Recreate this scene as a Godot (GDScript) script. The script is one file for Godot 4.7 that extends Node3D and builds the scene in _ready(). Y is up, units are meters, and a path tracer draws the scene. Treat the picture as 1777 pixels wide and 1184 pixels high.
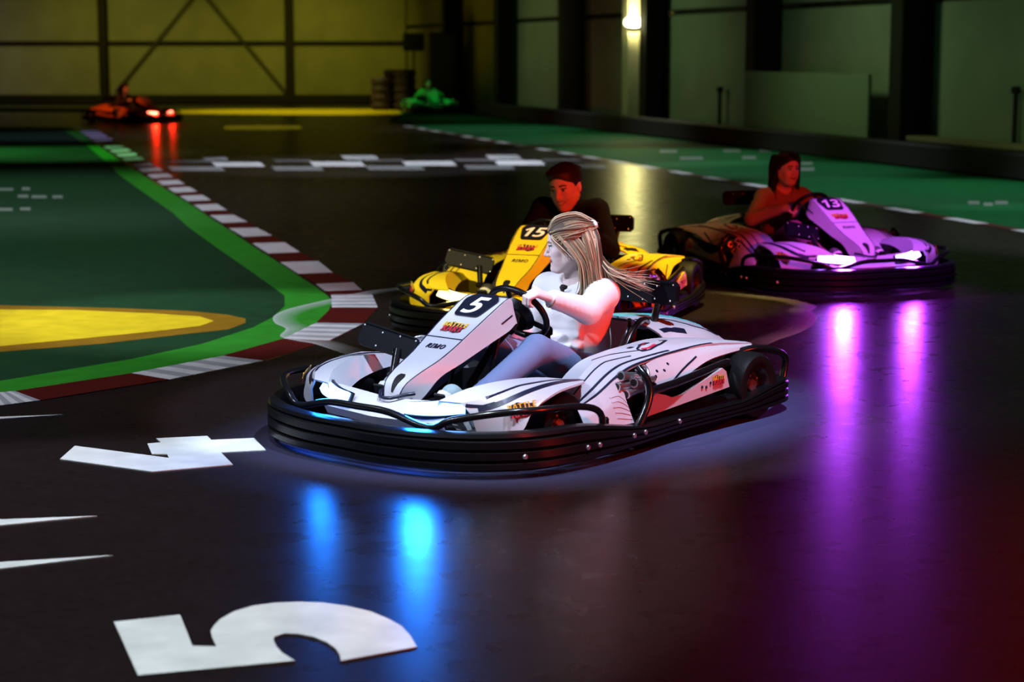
extends Node3D
# A dark indoor kart hall: floor graphics, three karts with drivers in front, two more far off, steel walls.

const KART_POSE := {"white": [0.153, 8.242, 228.5], "yellow": [0.295, 11.595, 248.9], "purple": [2.023, 13.73, 292.6], "red": [-8.75, 44.5, 326.0], "green": [-2.2, 51.5, 285.0]}

class Mats:
	var frame: StandardMaterial3D
	var plastic: StandardMaterial3D
	var tube: StandardMaterial3D
	var chrome: StandardMaterial3D
	var tyre: StandardMaterial3D
	var rim: StandardMaterial3D
	var black: StandardMaterial3D
	var white: StandardMaterial3D
	var yellow: StandardMaterial3D
	var orange: StandardMaterial3D
	var green: StandardMaterial3D
	var cyan_band: StandardMaterial3D
	var pale_trim: StandardMaterial3D
	var ink: StandardMaterial3D
	var plate: StandardMaterial3D
	var print_white: StandardMaterial3D
	var seat: StandardMaterial3D
	var board: StandardMaterial3D
	var dot: StandardMaterial3D
	var sticker: StandardMaterial3D
	var sticker_yellow: StandardMaterial3D
	var sticker_red: StandardMaterial3D
	var mark_red: StandardMaterial3D
	var skin: StandardMaterial3D
	var hair: StandardMaterial3D
	var sole: StandardMaterial3D

var M := Mats.new()
var taken := {}

func _ready() -> void:
	camera_and_air()
	lights()
	materials()
	shell()
	floor_graphics()
	karts()
	far_end()

# ---------------------------------------------------------------- camera, air, lights
func camera_and_air() -> void:
	var cam := Camera3D.new()
	cam.name = "camera"
	cam.fov = 20.043
	var a := CameraAttributesPhysical.new()
	a.frustum_focal_length = 67.91
	a.frustum_focus_distance = 8.15
	a.frustum_near = 0.1
	a.frustum_far = 200.0
	a.exposure_aperture = 2.8
	cam.attributes = a
	cam.position = Vector3(0, 1.584, 0)
	cam.rotation.x = -deg_to_rad(8.515)
	add_child(cam)
	cam.current = true
	var w := WorldEnvironment.new()
	w.name = "air"
	var e := Environment.new()
	e.background_mode = Environment.BG_COLOR
	e.background_color = Color(0, 0, 0)
	e.tonemap_mode = Environment.TONE_MAPPER_LINEAR
	e.tonemap_exposure = 1.0
	e.sdfgi_enabled = true
	e.ssao_enabled = true
	e.ssil_enabled = true
	w.environment = e
	add_child(w)

func spot(called: String, from: Vector3, to: Vector3, color: Color, at_target: float, half_angle: float, soft: float, size := 0.08) -> SpotLight3D:
	var l := SpotLight3D.new()
	l.name = called
	var d := (to - from)
	l.position = from
	l.basis = Basis.looking_at(d.normalized(), Vector3(0, 1, 0) if absf(d.normalized().y) < 0.98 else Vector3(1, 0, 0))
	l.light_color = color
	l.light_energy = at_target * d.length_squared()
	l.spot_angle = half_angle
	l.spot_angle_attenuation = soft
	l.spot_attenuation = 2.0
	l.spot_range = 90.0
	l.light_size = size
	l.shadow_enabled = true
	add_child(l)
	return l

func omni(called: String, at: Vector3, color: Color, energy: float, size := 0.2) -> OmniLight3D:
	var l := OmniLight3D.new()
	l.name = called
	l.position = at
	l.light_color = color
	l.light_energy = energy
	l.omni_range = 90.0
	l.omni_attenuation = 2.0
	l.light_size = size
	l.shadow_enabled = true
	add_child(l)
	return l

func lights() -> void:
	var cool := Color(0.92, 0.95, 1.0)
	# ceiling projectors over the floor graphics
	for q in [[-5.6, -9.6, 1.0], [-5.4, -15.2, 0.8], [-5.8, -21.5, 0.8]]:
		spot("projector_infield", Vector3(q[0], 6.7, q[1]), Vector3(q[0] + 0.25, 0, q[1]), cool, q[2], 42.0, 0.75)
	spot("projector_numbers", Vector3(-1.6, 6.4, -5.2), Vector3(-1.3, 0, -5.9), Color(0.93, 0.98, 1.0), 1.02, 18.0, 0.3)
	spot("projector_start_line", Vector3(-2.2, 6.6, -28.0), Vector3(-2.2, 0, -27.6), cool, 0.9, 26.0, 0.5)
	spot("projector_verge", Vector3(4.0, 6.6, -22.6), Vector3(4.6, 0, -22.2), cool, 0.85, 24.0, 0.6)
	spot("projector_verge_bend", Vector3(3.0, 6.6, -26.6), Vector3(3.5, 0, -26.4), cool, 0.7, 22.0, 0.7)
	spot("projector_verge_near", Vector3(5.8, 6.6, -18.4), Vector3(5.9, 0, -17.6), cool, 0.85, 27.0, 0.5)
	spot("projector_verge_far", Vector3(1.4, 6.6, -31.0), Vector3(1.6, 0, -30.0), cool, 0.7, 27.0, 0.6)
	spot("projector_verge_lamp_side", Vector3(0.3, 6.6, -36.0), Vector3(0.8, 0, -35.8), cool, 0.55, 25.0, 0.7)
	spot("projector_verge_end", Vector3(-0.6, 6.6, -41.0), Vector3(-0.6, 0, -40.5), cool, 0.5, 24.0, 0.7)
	for x in [-13.0, -10.0, -7.6]:
		spot("projector_back_green", Vector3(x, 6.6, -31.0), Vector3(x + 0.2, 0, -30.6), Color(0.6, 1.0, 0.65), 0.95, 24.0, 0.7)
	spot("projector_yellow_bar", Vector3(-5.3, 6.6, -40.6), Vector3(-5.3, 0, -41.2), Color(1.0, 0.95, 0.6), 0.35, 12.0, 0.6)
	spot("projector_back_kerb", Vector3(-9.0, 6.6, -37.0), Vector3(-8.6, 0, -37.0), Color(0.72, 0.7, 1.0), 0.4, 24.0, 0.8)
	spot("projector_back_yellow", Vector3(-6.0, 6.6, -51.5), Vector3(-6.0, 0, -52.0), Color(1.0, 0.95, 0.5), 1.3, 32.0, 0.7)
	# light projected on each kart and the floor round it
	spot("projector_white_kart", Vector3(1.6, 6.3, -6.1), Vector3(0.12, 0, -8.4), Color(0.80, 0.87, 1.0), 1.35, 13.2, 0.12)
	spot("projector_white_kart_front", Vector3(-3.6, 4.2, -5.4), Vector3(0.05, 0.45, -8.25), Color(0.84, 0.89, 1.0), 0.58, 14.0, 0.3)
	spot("projector_yellow_kart", Vector3(-0.9, 3.3, -8.0), Vector3(-0.05, 0.34, -10.95), Color(1.0, 0.94, 0.66), 1.35, 8.4, 0.3)
	spot("projector_yellow_kart_rear", Vector3(2.0, 6.0, -12.2), Vector3(0.95, 0.1, -12.15), Color(1.0, 0.9, 0.5), 2.0, 9.0, 0.6)
	spot("projector_purple_kart_rear", Vector3(0.9, 5.0, -14.4), Vector3(1.6, 0.2, -14.2), Color(1.0, 0.85, 0.5), 0.14, 9.0, 0.8)
	spot("projector_red_kart", Vector3(-9.5, 5.0, -41.0), Vector3(-9.2, 0.2, -44.6), Color(1.0, 0.5, 0.25), 0.6, 11.0, 0.8)
	spot("projector_purple_kart", Vector3(2.9, 4.5, -10.6), Vector3(2.42, 0.2, -12.85), Color(0.76, 0.36, 1.0), 2.3, 10.0, 0.7)
	spot("projector_apex", Vector3(-2.0, 6.6, -11.8), Vector3(-1.75, 0, -11.5), cool, 0.8, 14.0, 0.6)
	spot("blonde_driver_fill", Vector3(-4.6, 3.3, -7.0), Vector3(0.13, 0.6, -8.2), Color(0.86, 0.9, 1.0), 0.85, 5.6, 0.7)  # added narrow spot that brightens the driver's face and chest
	spot("red_wash_driver", Vector3(5.6, 1.4, -5.4), Vector3(0.3, 0.55, -8.3), Color(1.0, 0.2, 0.045), 0.7, 5.0, 0.9, 0.2)
	# red wash from the hall's near side
	spot("red_wash", Vector3(6.0, 1.1, -4.6), Vector3(0.3, 0.5, -8.8), Color(1.0, 0.19, 0.05), 0.42, 30.0, 1.0, 0.3)
	spot("red_wash_track", Vector3(5.0, 3.2, -4.0), Vector3(1.0, 0.8, -12.5), Color(1.0, 0.18, 0.05), 0.66, 14.0, 0.9, 0.3)
	spot("red_wash_floor", Vector3(4.6, 4.5, -2.6), Vector3(2.4, 0, -5.0), Color(1.0, 0.22, 0.12), 3.4, 23.0, 1.0, 0.3)
	# added unseen spots that brighten the walls, aimed away from the track
	for q in [[-19.0, Color(0.86, 0.83, 0.74), 0.11], [-12.5, Color(1.0, 0.95, 0.34), 0.14], [-6.5, Color(1.0, 0.96, 0.26), 0.16]]:
		spot("back_wall_fill", Vector3(q[0], 3.3, -55.4), Vector3(q[0], 0.9, -61.0), q[1], q[2], 50.0, 1.0, 0.4)
	for q in [[2.0, 0.09], [11.0, 0.10], [20.0, 0.12], [27.0, 0.12]]:
		spot("side_wall_fill", along_right(q[0], -3.4) + Vector3(0, 3.3, 0), along_right(q[0], 1.2) + Vector3(0, 0.9, 0), Color(0.78, 1.0, 0.62), q[1] * 1.0, 50.0, 1.0, 0.4)

# ---------------------------------------------------------------- objects
func numbered(called: String) -> String:
	var c: int = taken.get(called, 0)
	taken[called] = c + 1
	return called if c == 0 else "%s_%03d" % [called, c]

func thing(called: String, label: String, category: String, group := "") -> Node3D:
	var o := Node3D.new()
	o.name = numbered(called)
	add_child(o)
	tag(o, label, category, group)
	return o

func tag(o: Node, label: String, category: String, group := "") -> void:
	o.set_meta("label", label)
	o.set_meta("category", category)
	if group:
		o.set_meta("group", group)

func part(called: String, g: Geo, m: Material, parent: Node) -> MeshInstance3D:
	var o := MeshInstance3D.new()
	o.name = called
	o.mesh = g.mesh()
	o.material_override = m
	parent.add_child(o, true)
	return o

func top(called: String, g: Geo, m: Material, label: String, category: String, group := "") -> MeshInstance3D:
	var o := part(numbered(called), g, m, self)
	tag(o, label, category, group)
	return o

func setting(called: String, g: Geo, m: Material, label: String) -> MeshInstance3D:
	var o := part(called, g, m, self)
	o.set_meta("kind", "structure")
	o.set_meta("label", label)
	return o

func mat(color: Color, rough := 0.5, metal := 0.0, spec := 0.5) -> StandardMaterial3D:
	var m := StandardMaterial3D.new()
	m.albedo_color = color.linear_to_srgb()
	m.roughness = rough
	m.metallic = metal
	m.metallic_specular = spec
	return m

func noise_tex(freq: float, lo: float, hi: float, normal := false, bump := 1.0, size := 512, seed_value := 3) -> NoiseTexture2D:
	var f := FastNoiseLite.new()
	f.seed = seed_value
	f.noise_type = FastNoiseLite.TYPE_SIMPLEX_SMOOTH
	f.frequency = freq
	f.fractal_octaves = 5
	var t := NoiseTexture2D.new()
	t.width = size
	t.height = size
	t.seamless = true
	t.noise = f
	if normal:
		t.as_normal_map = true
		t.bump_strength = bump
	else:
		var r := Gradient.new()
		r.set_color(0, Color(lo, lo, lo))
		r.set_color(1, Color(hi, hi, hi))
		t.color_ramp = r
	return t

func world_mapped(m: StandardMaterial3D, scale: float) -> StandardMaterial3D:
	m.uv1_triplanar = true
	m.uv1_world_triplanar = true
	m.uv1_scale = Vector3(scale, scale, scale)
	return m

func lamp_mat(color: Color) -> StandardMaterial3D:   # linear radiance
	var m := StandardMaterial3D.new()
	m.albedo_color = Color(0.8, 0.8, 0.8)
	m.roughness = 0.3
	m.emission_enabled = true
	var most := maxf(color.r, maxf(color.g, color.b))
	m.emission = Color(color.r / most, color.g / most, color.b / most).linear_to_srgb()
	m.emission_energy_multiplier = most
	return m

var asphalt: StandardMaterial3D
var wall_mat: StandardMaterial3D
var steel: StandardMaterial3D
var barrier_mat: StandardMaterial3D

func materials() -> void:
	M.frame = mat(Color(0.008, 0.008, 0.009), 0.45)
	M.plastic = mat(Color(0.005, 0.005, 0.006), 0.3, 0.0, 0.3)
	M.tube = mat(Color(0.006, 0.006, 0.007), 0.2)
	M.chrome = mat(Color(0.75, 0.75, 0.77), 0.36, 1.0)
	M.tyre = mat(Color(0.007, 0.007, 0.007), 0.55, 0.0, 0.25)
	M.rim = mat(Color(0.05, 0.05, 0.052), 0.3, 0.6)
	M.black = mat(Color(0.006, 0.006, 0.007), 0.5)
	M.white = mat(Color(0.52, 0.51, 0.555), 0.34)
	M.yellow = mat(Color(0.82, 0.60, 0.02), 0.34)
	M.orange = mat(Color(0.75, 0.2, 0.02), 0.35)
	M.green = mat(Color(0.03, 0.42, 0.16), 0.4)  # green light on the far kart, put into its body colour
	M.cyan_band = mat(Color(0.04, 0.62, 0.66), 0.35)
	M.pale_trim = mat(Color(0.5, 0.52, 0.6), 0.4)
	M.ink = mat(Color(0.008, 0.009, 0.03), 0.35)
	M.plate = mat(Color(0.008, 0.009, 0.02), 0.35)
	M.print_white = mat(Color(0.82, 0.82, 0.84), 0.4)
	M.seat = mat(Color(0.05, 0.008, 0.012), 0.45)
	M.board = mat(Color(0.004, 0.0045, 0.007), 0.5, 0.0, 0.2)
	M.dot = mat(Color(0.85, 0.87, 0.9), 0.3)
	M.sticker = mat(Color(0.05, 0.02, 0.03), 0.4)
	M.sticker_yellow = mat(Color(0.8, 0.5, 0.05), 0.4)
	M.sticker_red = mat(Color(0.55, 0.03, 0.05), 0.4)
	M.mark_red = mat(Color(0.6, 0.02, 0.06), 0.4)
	M.skin = mat(Color(1, 1, 1), 0.58, 0.0, 0.4)
	M.skin.vertex_color_use_as_albedo = true
	M.skin.subsurf_scatter_enabled = true
	M.skin.subsurf_scatter_strength = 0.08
	M.hair = mat(Color(1, 1, 1), 0.52, 0.0, 0.4)
	M.hair.vertex_color_use_as_albedo = true
	M.sole = mat(Color(0.62, 0.6, 0.58), 0.6)
	asphalt = world_mapped(mat(Color(0.016, 0.0145, 0.015), 0.3, 0.0, 0.36), 0.7)
	asphalt.albedo_color = Color(1, 1, 1)
	var f := noise_tex(0.05, 0.1, 0.16)
	var ramp := Gradient.new()
	ramp.set_color(0, Color(0.0125, 0.0080, 0.0082).linear_to_srgb())
	ramp.set_color(1, Color(0.0185, 0.0120, 0.0124).linear_to_srgb())
	f.color_ramp = ramp
	asphalt.albedo_texture = f
	asphalt.roughness = 1.0
	asphalt.roughness_texture = noise_tex(0.012, 0.25, 0.33, false, 1.0, 512, 8)
	asphalt.roughness_texture_channel = BaseMaterial3D.TEXTURE_CHANNEL_RED
	asphalt.normal_enabled = true
	asphalt.normal_texture = noise_tex(0.03, 0, 1, true, 1.2, 512, 5)
	asphalt.normal_scale = 0.05
	wall_mat = world_mapped(mat(Color(0.5, 0.5, 0.46), 0.7), 0.25)
	wall_mat.albedo_texture = noise_tex(0.006, 0.9, 1.0, false, 1.0, 512, 21)
	steel = mat(Color(0.012, 0.009, 0.010), 0.7)
	barrier_mat = mat(Color(0.012, 0.010, 0.010), 0.7)

func projection_paint(color: Color, rough := 0.34) -> StandardMaterial3D:  # paint that carries the projected graphics
	var m := world_mapped(mat(color, rough, 0.0, 0.2), 0.6)
	m.albedo_texture = paint_noise
	return m

# ---------------------------------------------------------------- hall
# the long right wall runs from its far corner towards the camera; s counts metres along it
func along_right(s: float, off := 0.0) -> Vector3:
	return Vector3(-0.95 + 0.279 * s + 0.96 * off, 0, -(48.83 - 0.96 * s + 0.279 * off))

func shell() -> void:
	var g := Geo.new()
	g.box(Vector3(-6, -0.1, -27), Vector3(64, 0.2, 78), 0.01)
	setting("floor", g, asphalt, "dark glossy asphalt floor of the kart hall")
	g = Geo.new()
	g.box(Vector3(-6, 7.1, -27), Vector3(64, 0.2, 78), 0.01)
	setting("ceiling", g, steel, "dark ceiling of the hall")
	var bw := Basis(Vector3(0.279, 0, 0.96), Vector3(0, 1, 0), Vector3(-0.96, 0, 0.279))
	# back wall: panels between dark rails and columns
	g = Geo.new()
	g.box(Vector3(-17.5, 3.5, -61.25), Vector3(31, 7, 0.3), 0.01)
	var back := setting("wall_back", g, steel, "back wall of pale panels behind dark steel frame")
	var rails := [0.22, 1.86, 3.36, 4.9, 6.9]
	var xs := [-33.0, -24.33, -18.53, -12.73, -6.93, -3.3]
	for i in xs.size() - 1:
		for j in rails.size() - 1:
			g = Geo.new()
			g.box(Vector3((xs[i] + xs[i + 1]) * 0.5, (rails[j] + rails[j + 1]) * 0.5, -61.08), Vector3(xs[i + 1] - xs[i] - 0.05, rails[j + 1] - rails[j] - 0.06, 0.08), 0.015)
			part("wall_panel", g, wall_mat, back)
	for i in [1, 2, 3, 4]:
		g = Geo.new()
		for z in [-60.98, -60.72]:
			g.box(Vector3(xs[i], 3.5, z), Vector3(0.26, 7.0, 0.03), 0.006)
		g.box(Vector3(xs[i], 3.5, -60.85), Vector3(0.03, 7.0, 0.25), 0.006)
		var where: String = ["", "farthest along the back wall from the lamp", "next to the back wall's pale end bay", "on the back wall behind the red kart", "on the back wall behind the yellow floor strip"][i]
		top("steel_column", g, steel, "dark steel column standing " + where, "column")
	for j in [1, 2, 3]:
		g = Geo.new()
		g.box(Vector3(-18.2, rails[j], -60.96), Vector3(29.6, 0.13, 0.12), 0.01)
		setting("trim_%d" % j, g, steel, "dark horizontal rail of the back wall")
	var braces := [[Vector3(-9.7, 3.5, -60.95), Vector3(-12.4, 0.35, -60.95)], [Vector3(-9.7, 3.5, -60.95), Vector3(-7.1, 0.35, -60.95)]]
	for q in 2:
		g = Geo.new()
		g.tube([braces[q][0], braces[q][1]], 0.055, 8)
		top("wall_brace", g, mat(Color(0.12, 0.12, 0.10), 0.6), "thin diagonal brace on the back wall " + ("sloping down towards the red kart" if q == 0 else "sloping down away from the red kart"), "brace")
	# low barrier in front of the back wall
	g = Geo.new()
	g.box(Vector3(-18.0, 0.13, -60.1), Vector3(29, 0.26, 0.4), 0.03)
	top("back_barrier", g, barrier_mat, "low dark barrier along the foot of the back wall", "barrier")
	# right wall
	g = Geo.new()
	g.box(along_right(16.0, 1.4) + Vector3(0, 3.5, 0), Vector3(60, 7, 0.3), 0.01, bw)
	var right := setting("wall_right", g, steel, "long side wall of pale panels between dark columns")
	var levels := [0.1, 2.36, 4.7, 6.9]
	for i in range(-2, 8):
		var s0 := 21.3 - 5.4 * i
		for j in levels.size() - 1:
			g = Geo.new()
			g.box(along_right(s0 - 2.7, 1.22) + Vector3(0, (levels[j] + levels[j + 1]) * 0.5, 0), Vector3(5.3, levels[j + 1] - levels[j] - 0.1, 0.08), 0.015, bw)
			part("wall_panel", g, wall_mat, right)
	var names := ["nearest the kart with purple lights", "second from the near end of the side wall", "beside the lit wall lamp", "second past the wall lamp", "third past the wall lamp", "fourth past the wall lamp by the far corner"]
	for i in range(-1, 6):
		var s0 := 21.3 - 5.4 * i
		g = Geo.new()
		for off in [0.66, 1.14]:
			g.box(along_right(s0, off) + Vector3(0, 3.5, 0), Vector3(0.38, 7.0, 0.03), 0.006, bw)
		g.box(along_right(s0, 0.9) + Vector3(0, 3.5, 0), Vector3(0.03, 7.0, 0.46), 0.006, bw)
		top("steel_column", g, steel, "broad dark steel column " + (names[i] if i >= 0 else "off the near end of the side wall"), "column")
	# low dark barrier and its ledge
	g = Geo.new()
	g.box(along_right(19.0, 0.15) + Vector3(0, 0.17, 0), Vector3(38, 0.34, 0.26), 0.03, bw)
	top("side_barrier", g, barrier_mat, "low dark barrier running along the green verge by the side wall", "barrier")
	g = Geo.new()
	g.box(along_right(25.6, 0.66) + Vector3(0, 0.36, 0), Vector3(7.2, 0.07, 0.36), 0.012, bw)
	g.box(along_right(25.6, 0.66) + Vector3(0, 0.17, 0), Vector3(7.2, 0.33, 0.3), 0.012, bw)
	top("wall_ledge", g, mat(Color(0.5, 0.37, 0.28), 0.7), "pale ledge at the foot of the near end of the side wall", "ledge")
	# boarded lower panel in one bay, pipes and posts
	g = Geo.new()
	g.box(along_right(18.35, 0.55) + Vector3(0, 0.66, 0), Vector3(4.7, 1.2, 0.06), 0.012, bw)
	top("wall_board", g, mat(Color(0.33, 0.36, 0.29), 0.7), "low pale board in front of the bay behind the purple kart's driver", "board")
	for q in [[13.6, 1.05, 0.9], [24.0, 1.05, 1.08]]:
		g = Geo.new()
		g.tube([along_right(q[0], q[1]) + Vector3(0, 0.02, 0), along_right(q[0], q[1]) + Vector3(0, q[2], 0)], 0.035, 8)
		g.box(along_right(q[0], q[1]) + Vector3(0, q[2], 0), Vector3(0.13, 0.1, 0.1), 0.02, bw)
		g.box(along_right(q[0], q[1]) + Vector3(0, 0.02, 0), Vector3(0.2, 0.04, 0.2), 0.01, bw)
		top("bollard_post", g, steel, "thin dark post " + ("between the lamp and the boarded bay" if q[0] < 20 else "near the end of the side wall above the pale ledge"), "post")
	# pale pilaster with the lit lamp
	g = Geo.new()
	g.box(along_right(9.42, 0.84) + Vector3(0, 3.45, 0), Vector3(0.34, 6.8, 0.36), 0.012, bw)
	top("pilaster", g, mat(Color(0.6, 0.58, 0.42), 0.6), "pale pilaster lit by the wall lamp", "pilaster")
	var lamp := thing("wall_lamp", "bright round wall lamp on the pale pilaster", "lamp")
	var at := along_right(10.0, 0.64) + Vector3(0, 2.17, 0)
	g = Geo.new()
	g.lathe([Vector2(0.0, 0.13), Vector2(0.11, 0.115), Vector2(0.18, 0.06), Vector2(0.2, 0.0), Vector2(0.17, -0.06), Vector2(0.09, -0.09), Vector2(0.0, -0.1)], Transform3D(Basis(), at), 20)
	part("globe", g, lamp_mat(Color(9.0, 8.6, 5.6)), lamp)
	g = Geo.new()
	g.box(at + bw * Vector3(0, 0, -0.22), Vector3(0.14, 0.16, 0.1), 0.02, bw)
	g.lathe([Vector2(0.0, -0.1), Vector2(0.16, -0.1), Vector2(0.14, -0.17), Vector2(0.0, -0.19)], Transform3D(Basis(), at), 16)
	part("bracket", g, steel, lamp)
	omni("wall_lamp_light", at, Color(1.0, 0.95, 0.6), 2.2, 0.1)
	# the rest of the shell, outside the view
	g = Geo.new()
	g.box(Vector3(-33.2, 3.5, -26), Vector3(0.3, 7, 72), 0.01)
	setting("wall_left", g, steel, "dark left wall of the hall")
	g = Geo.new()
	g.box(Vector3(-6, 3.5, 9.6), Vector3(56, 7, 0.3), 0.01)
	setting("wall_near", g, steel, "dark wall behind the viewer")

# ---------------------------------------------------------------- floor graphics: projected light put into thin layers of paint
func slab(g: Geo, outline: Array, y0: float, thick: float) -> void:
	var flat := []
	for q in outline:
		flat.append(Vector2(q.x, -q.y))
	g.prism(flat, thick, Transform3D(Basis(Vector3(1, 0, 0), Vector3(0, 0, 1), Vector3(0, -1, 0)), Vector3(0, y0 + thick, 0)))

func floor_graphics() -> void:
	var white := projection_paint(Color(0.86, 0.86, 0.84))
	var grass := projection_paint(Color(0.010, 0.046, 0.015), 0.8)
	var edge := projection_paint(Color(0.026, 0.24, 0.016), 0.65)
	var red := projection_paint(Color(0.085, 0.008, 0.007), 0.4)
	var kerb_white := projection_paint(Color(0.66, 0.66, 0.68), 0.4)
	kerb_white.vertex_color_use_as_albedo = true
	# infield
	var g := Geo.new()
	var far_line := [Vector2(-14.5, 38.6), Vector2(-24, 38.4), Vector2(-24, 7.9), Vector2(-5, 8.2)]
	slab(g, GRASS_EDGE + [Vector2(-24, 9.2), Vector2(-24, 40.2), Vector2(-14.5, 40.4)], 0.0, 0.0016)
	var infield := top("infield_marking", g, grass, "dark green infield, projected light put into the floor colour, inside the kerb", "floor marking")
	g = Geo.new()
	var back := BORDER_EDGE.duplicate()
	back.reverse()
	slab(g, GRASS_EDGE + back, 0.0, 0.0022)
	slab(g, [Vector2(-24, 40.2), Vector2(-14.5, 40.4), GRASS_EDGE[0], BORDER_EDGE[0], Vector2(-14.5, 42.2), Vector2(-24, 42.0)], 0.0, 0.0020)
	part("border_band", g, edge, infield)
	g = Geo.new()
	slab(g, TRAP_RIM, 0.0, 0.0024)
	var trap := top("sand_trap_marking", g, projection_paint(Color(0.30, 0.155, 0.012)), "yellow pointed patch with ochre rim on the infield", "floor marking")
	g = Geo.new()
	slab(g, TRAP, 0.0, 0.0034)
	part("yellow_area", g, projection_paint(Color(0.84, 0.62, 0.02)), trap)
	# kerb round the infield: each block a piece of its own
	var kerb := thing("kerb_marking", "curved kerb of red and white blocks round the green infield", "kerb")
	kerb.set_meta("kind", "structure")
	for i in KERB_IN.size() - 1:
		g = Geo.new()
		if i % 2 == 1:
			slab(g, [KERB_IN[i], KERB_IN[i + 1], KERB_OUT[i + 1], KERB_OUT[i]], 0.0, 0.004)
			part("red_block", g, red, kerb)
			continue
		g.colored = true
		var bars := 8 if i < 10 else 1
		for b in bars:
			var a0: Vector2 = KERB_IN[i].lerp(KERB_IN[i + 1], float(b) / bars)
			var a1: Vector2 = KERB_IN[i].lerp(KERB_IN[i + 1], float(b + 1) / bars)
			var b0: Vector2 = KERB_OUT[i].lerp(KERB_OUT[i + 1], float(b) / bars)
			var b1: Vector2 = KERB_OUT[i].lerp(KERB_OUT[i + 1], float(b + 1) / bars)
			g.tint = Color(0.55, 0.55, 0.6) if b % 2 == 1 else Color(1, 1, 1)
			slab(g, [a0, a1, b1, b0], 0.0, 0.004 if b % 2 == 0 else 0.0036)
		part("white_block", g, kerb_white, kerb)
	# numbers and rays of the start grid
	g = Geo.new()
	slab(g, FIVE, 0.0, 0.003)
	top("number_marking", g, white, "large white number 5 on the floor, nearest the viewer", "floor number")
	g = Geo.new()
	slab(g, FOUR, 0.0, 0.003)
	top("number_marking", g, white, "large white number 4 on the floor in front of the white kart", "floor number")
	var rays := [SPIKE_0, SPIKE_1, SPIKE_2]
	var which := ["near the kerb, above the number 4", "between the numbers 4 and 5", "just above the number 5"]
	for i in 3:
		g = Geo.new()
		slab(g, rays[i], 0.0, 0.003)
		top("line_marking", g, white, "thin white tapering line on the floor " + which[i], "floor line")
	# start line
	var line := thing("start_line_marking", "white and grey chequered start line across the track", "start line")
	for set_of in [[CHECK_NEAR, 0.30], [CHECK_MID, 0.86], [CHECK_GREY, 0.16], [CHECK_FAR, 0.62]]:
		var m := projection_paint(Color(set_of[1], set_of[1], set_of[1] * 1.03))
		var pts: Array = set_of[0]
		for i in range(0, pts.size(), 4):
			g = Geo.new()
			slab(g, [pts[i], pts[i + 1], pts[i + 2], pts[i + 3]], 0.0, 0.003)
			part("square", g, m, line)
	# green verge on the right with its own dashed kerb
	g = Geo.new()
	slab(g, [Vector2(-2.75, 43.6), Vector2(0.61, 31.2), Vector2(2.95, 23.1), Vector2(4.05, 19.2), Vector2(5.6, 13.4), Vector2(9.0, 14.3), Vector2(6.31, 23.82), Vector2(2.82, 36.28), Vector2(-0.95, 48.83), Vector2(-2.6, 54.4), Vector2(-3.3, 54.6)], 0.0, 0.0016)
	top("verge_marking", g, projection_paint(Color(0.006, 0.10, 0.026), 0.65), "green verge between the track's dashed kerb and the side wall", "floor marking")
	var dash := thing("kerb_marking", "dashed red and white kerb line along the green verge", "kerb")
	dash.set_meta("kind", "structure")
	var a := Vector2(-2.68, 43.32)
	var b := Vector2(5.6, 13.55)
	var total := a.distance_to(b)
	var dir := (b - a) / total
	var side := Vector2(-dir.y, dir.x) * 0.075
	var s := 0.1
	while s < total - 1.3:
		for half in 2:
			g = Geo.new()
			var p := a + dir * (s + 0.64 * half)
			var q := p + dir * 0.64
			slab(g, [p - side, q - side, q + side, p + side], 0.0, 0.004)
			part("white_block" if half == 0 else "red_block", g, kerb_white if half == 0 else projection_paint_red, dash)
		s += 1.28
	# far coloured strips
	g = Geo.new()
	slab(g, YELLOW_STRIP, 0.0, 0.002)
	top("yellow_marking", g, projection_paint(Color(0.5, 0.4, 0.01)), "bright yellow strip on the floor at the foot of the back wall", "floor marking")
	g = Geo.new()
	slab(g, YELLOW_PATCH, 0.0, 0.002)
	top("yellow_marking", g, projection_paint(Color(0.4, 0.37, 0.04)), "dim yellow bar on the track before the back wall", "floor marking")
	g = Geo.new()
	slab(g, [Vector2(-24, 59.0), Vector2(-9.4, 54.3), Vector2(-8.8, 50.8), Vector2(-13.88, 52.0), Vector2(-24, 53.5)], 0.0, 0.002)
	top("verge_marking", g, grass, "dim green strip on the floor behind the red kart", "floor marking")
	# small lettering-like marks on the greens
	var m2 := projection_paint(Color(0.22, 0.27, 0.23))
	for set_of in [[SMALL_MARKS_LEFT, 0, 7, "rows of small pale marks on the dark green infield"], [SMALL_MARKS_RIGHT, 0, 5, "row of small pale marks on the verge left of the purple kart's driver"], [SMALL_MARKS_RIGHT, 5, 7, "two small pale marks on the verge just right of the purple kart's driver"], [SMALL_MARKS_RIGHT, 7, 10, "three small pale marks on the verge near the right edge"]]:
		var pts: Array = set_of[0]
		var t := thing("lettering_marking", set_of[3], "floor marking")
		for i in range(set_of[1] * 4, set_of[2] * 4, 4):
			g = Geo.new()
			slab(g, [pts[i], pts[i + 1], pts[i + 2], pts[i + 3]], 0.0, 0.003)
			part("mark", g, m2, t)
	aura(AURA_LEFT, "projected halo painted as a pale curve on the floor before the white kart's nose")
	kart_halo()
	aura(AURA_RIGHT, "projected halo painted as a pale curve on the floor behind the white kart")

var paint_noise := noise_tex(0.03, 0.88, 1.0, false, 1.0, 256, 31)
var projection_paint_red := mat(Color(0.06, 0.006, 0.005), 0.4)

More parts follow.
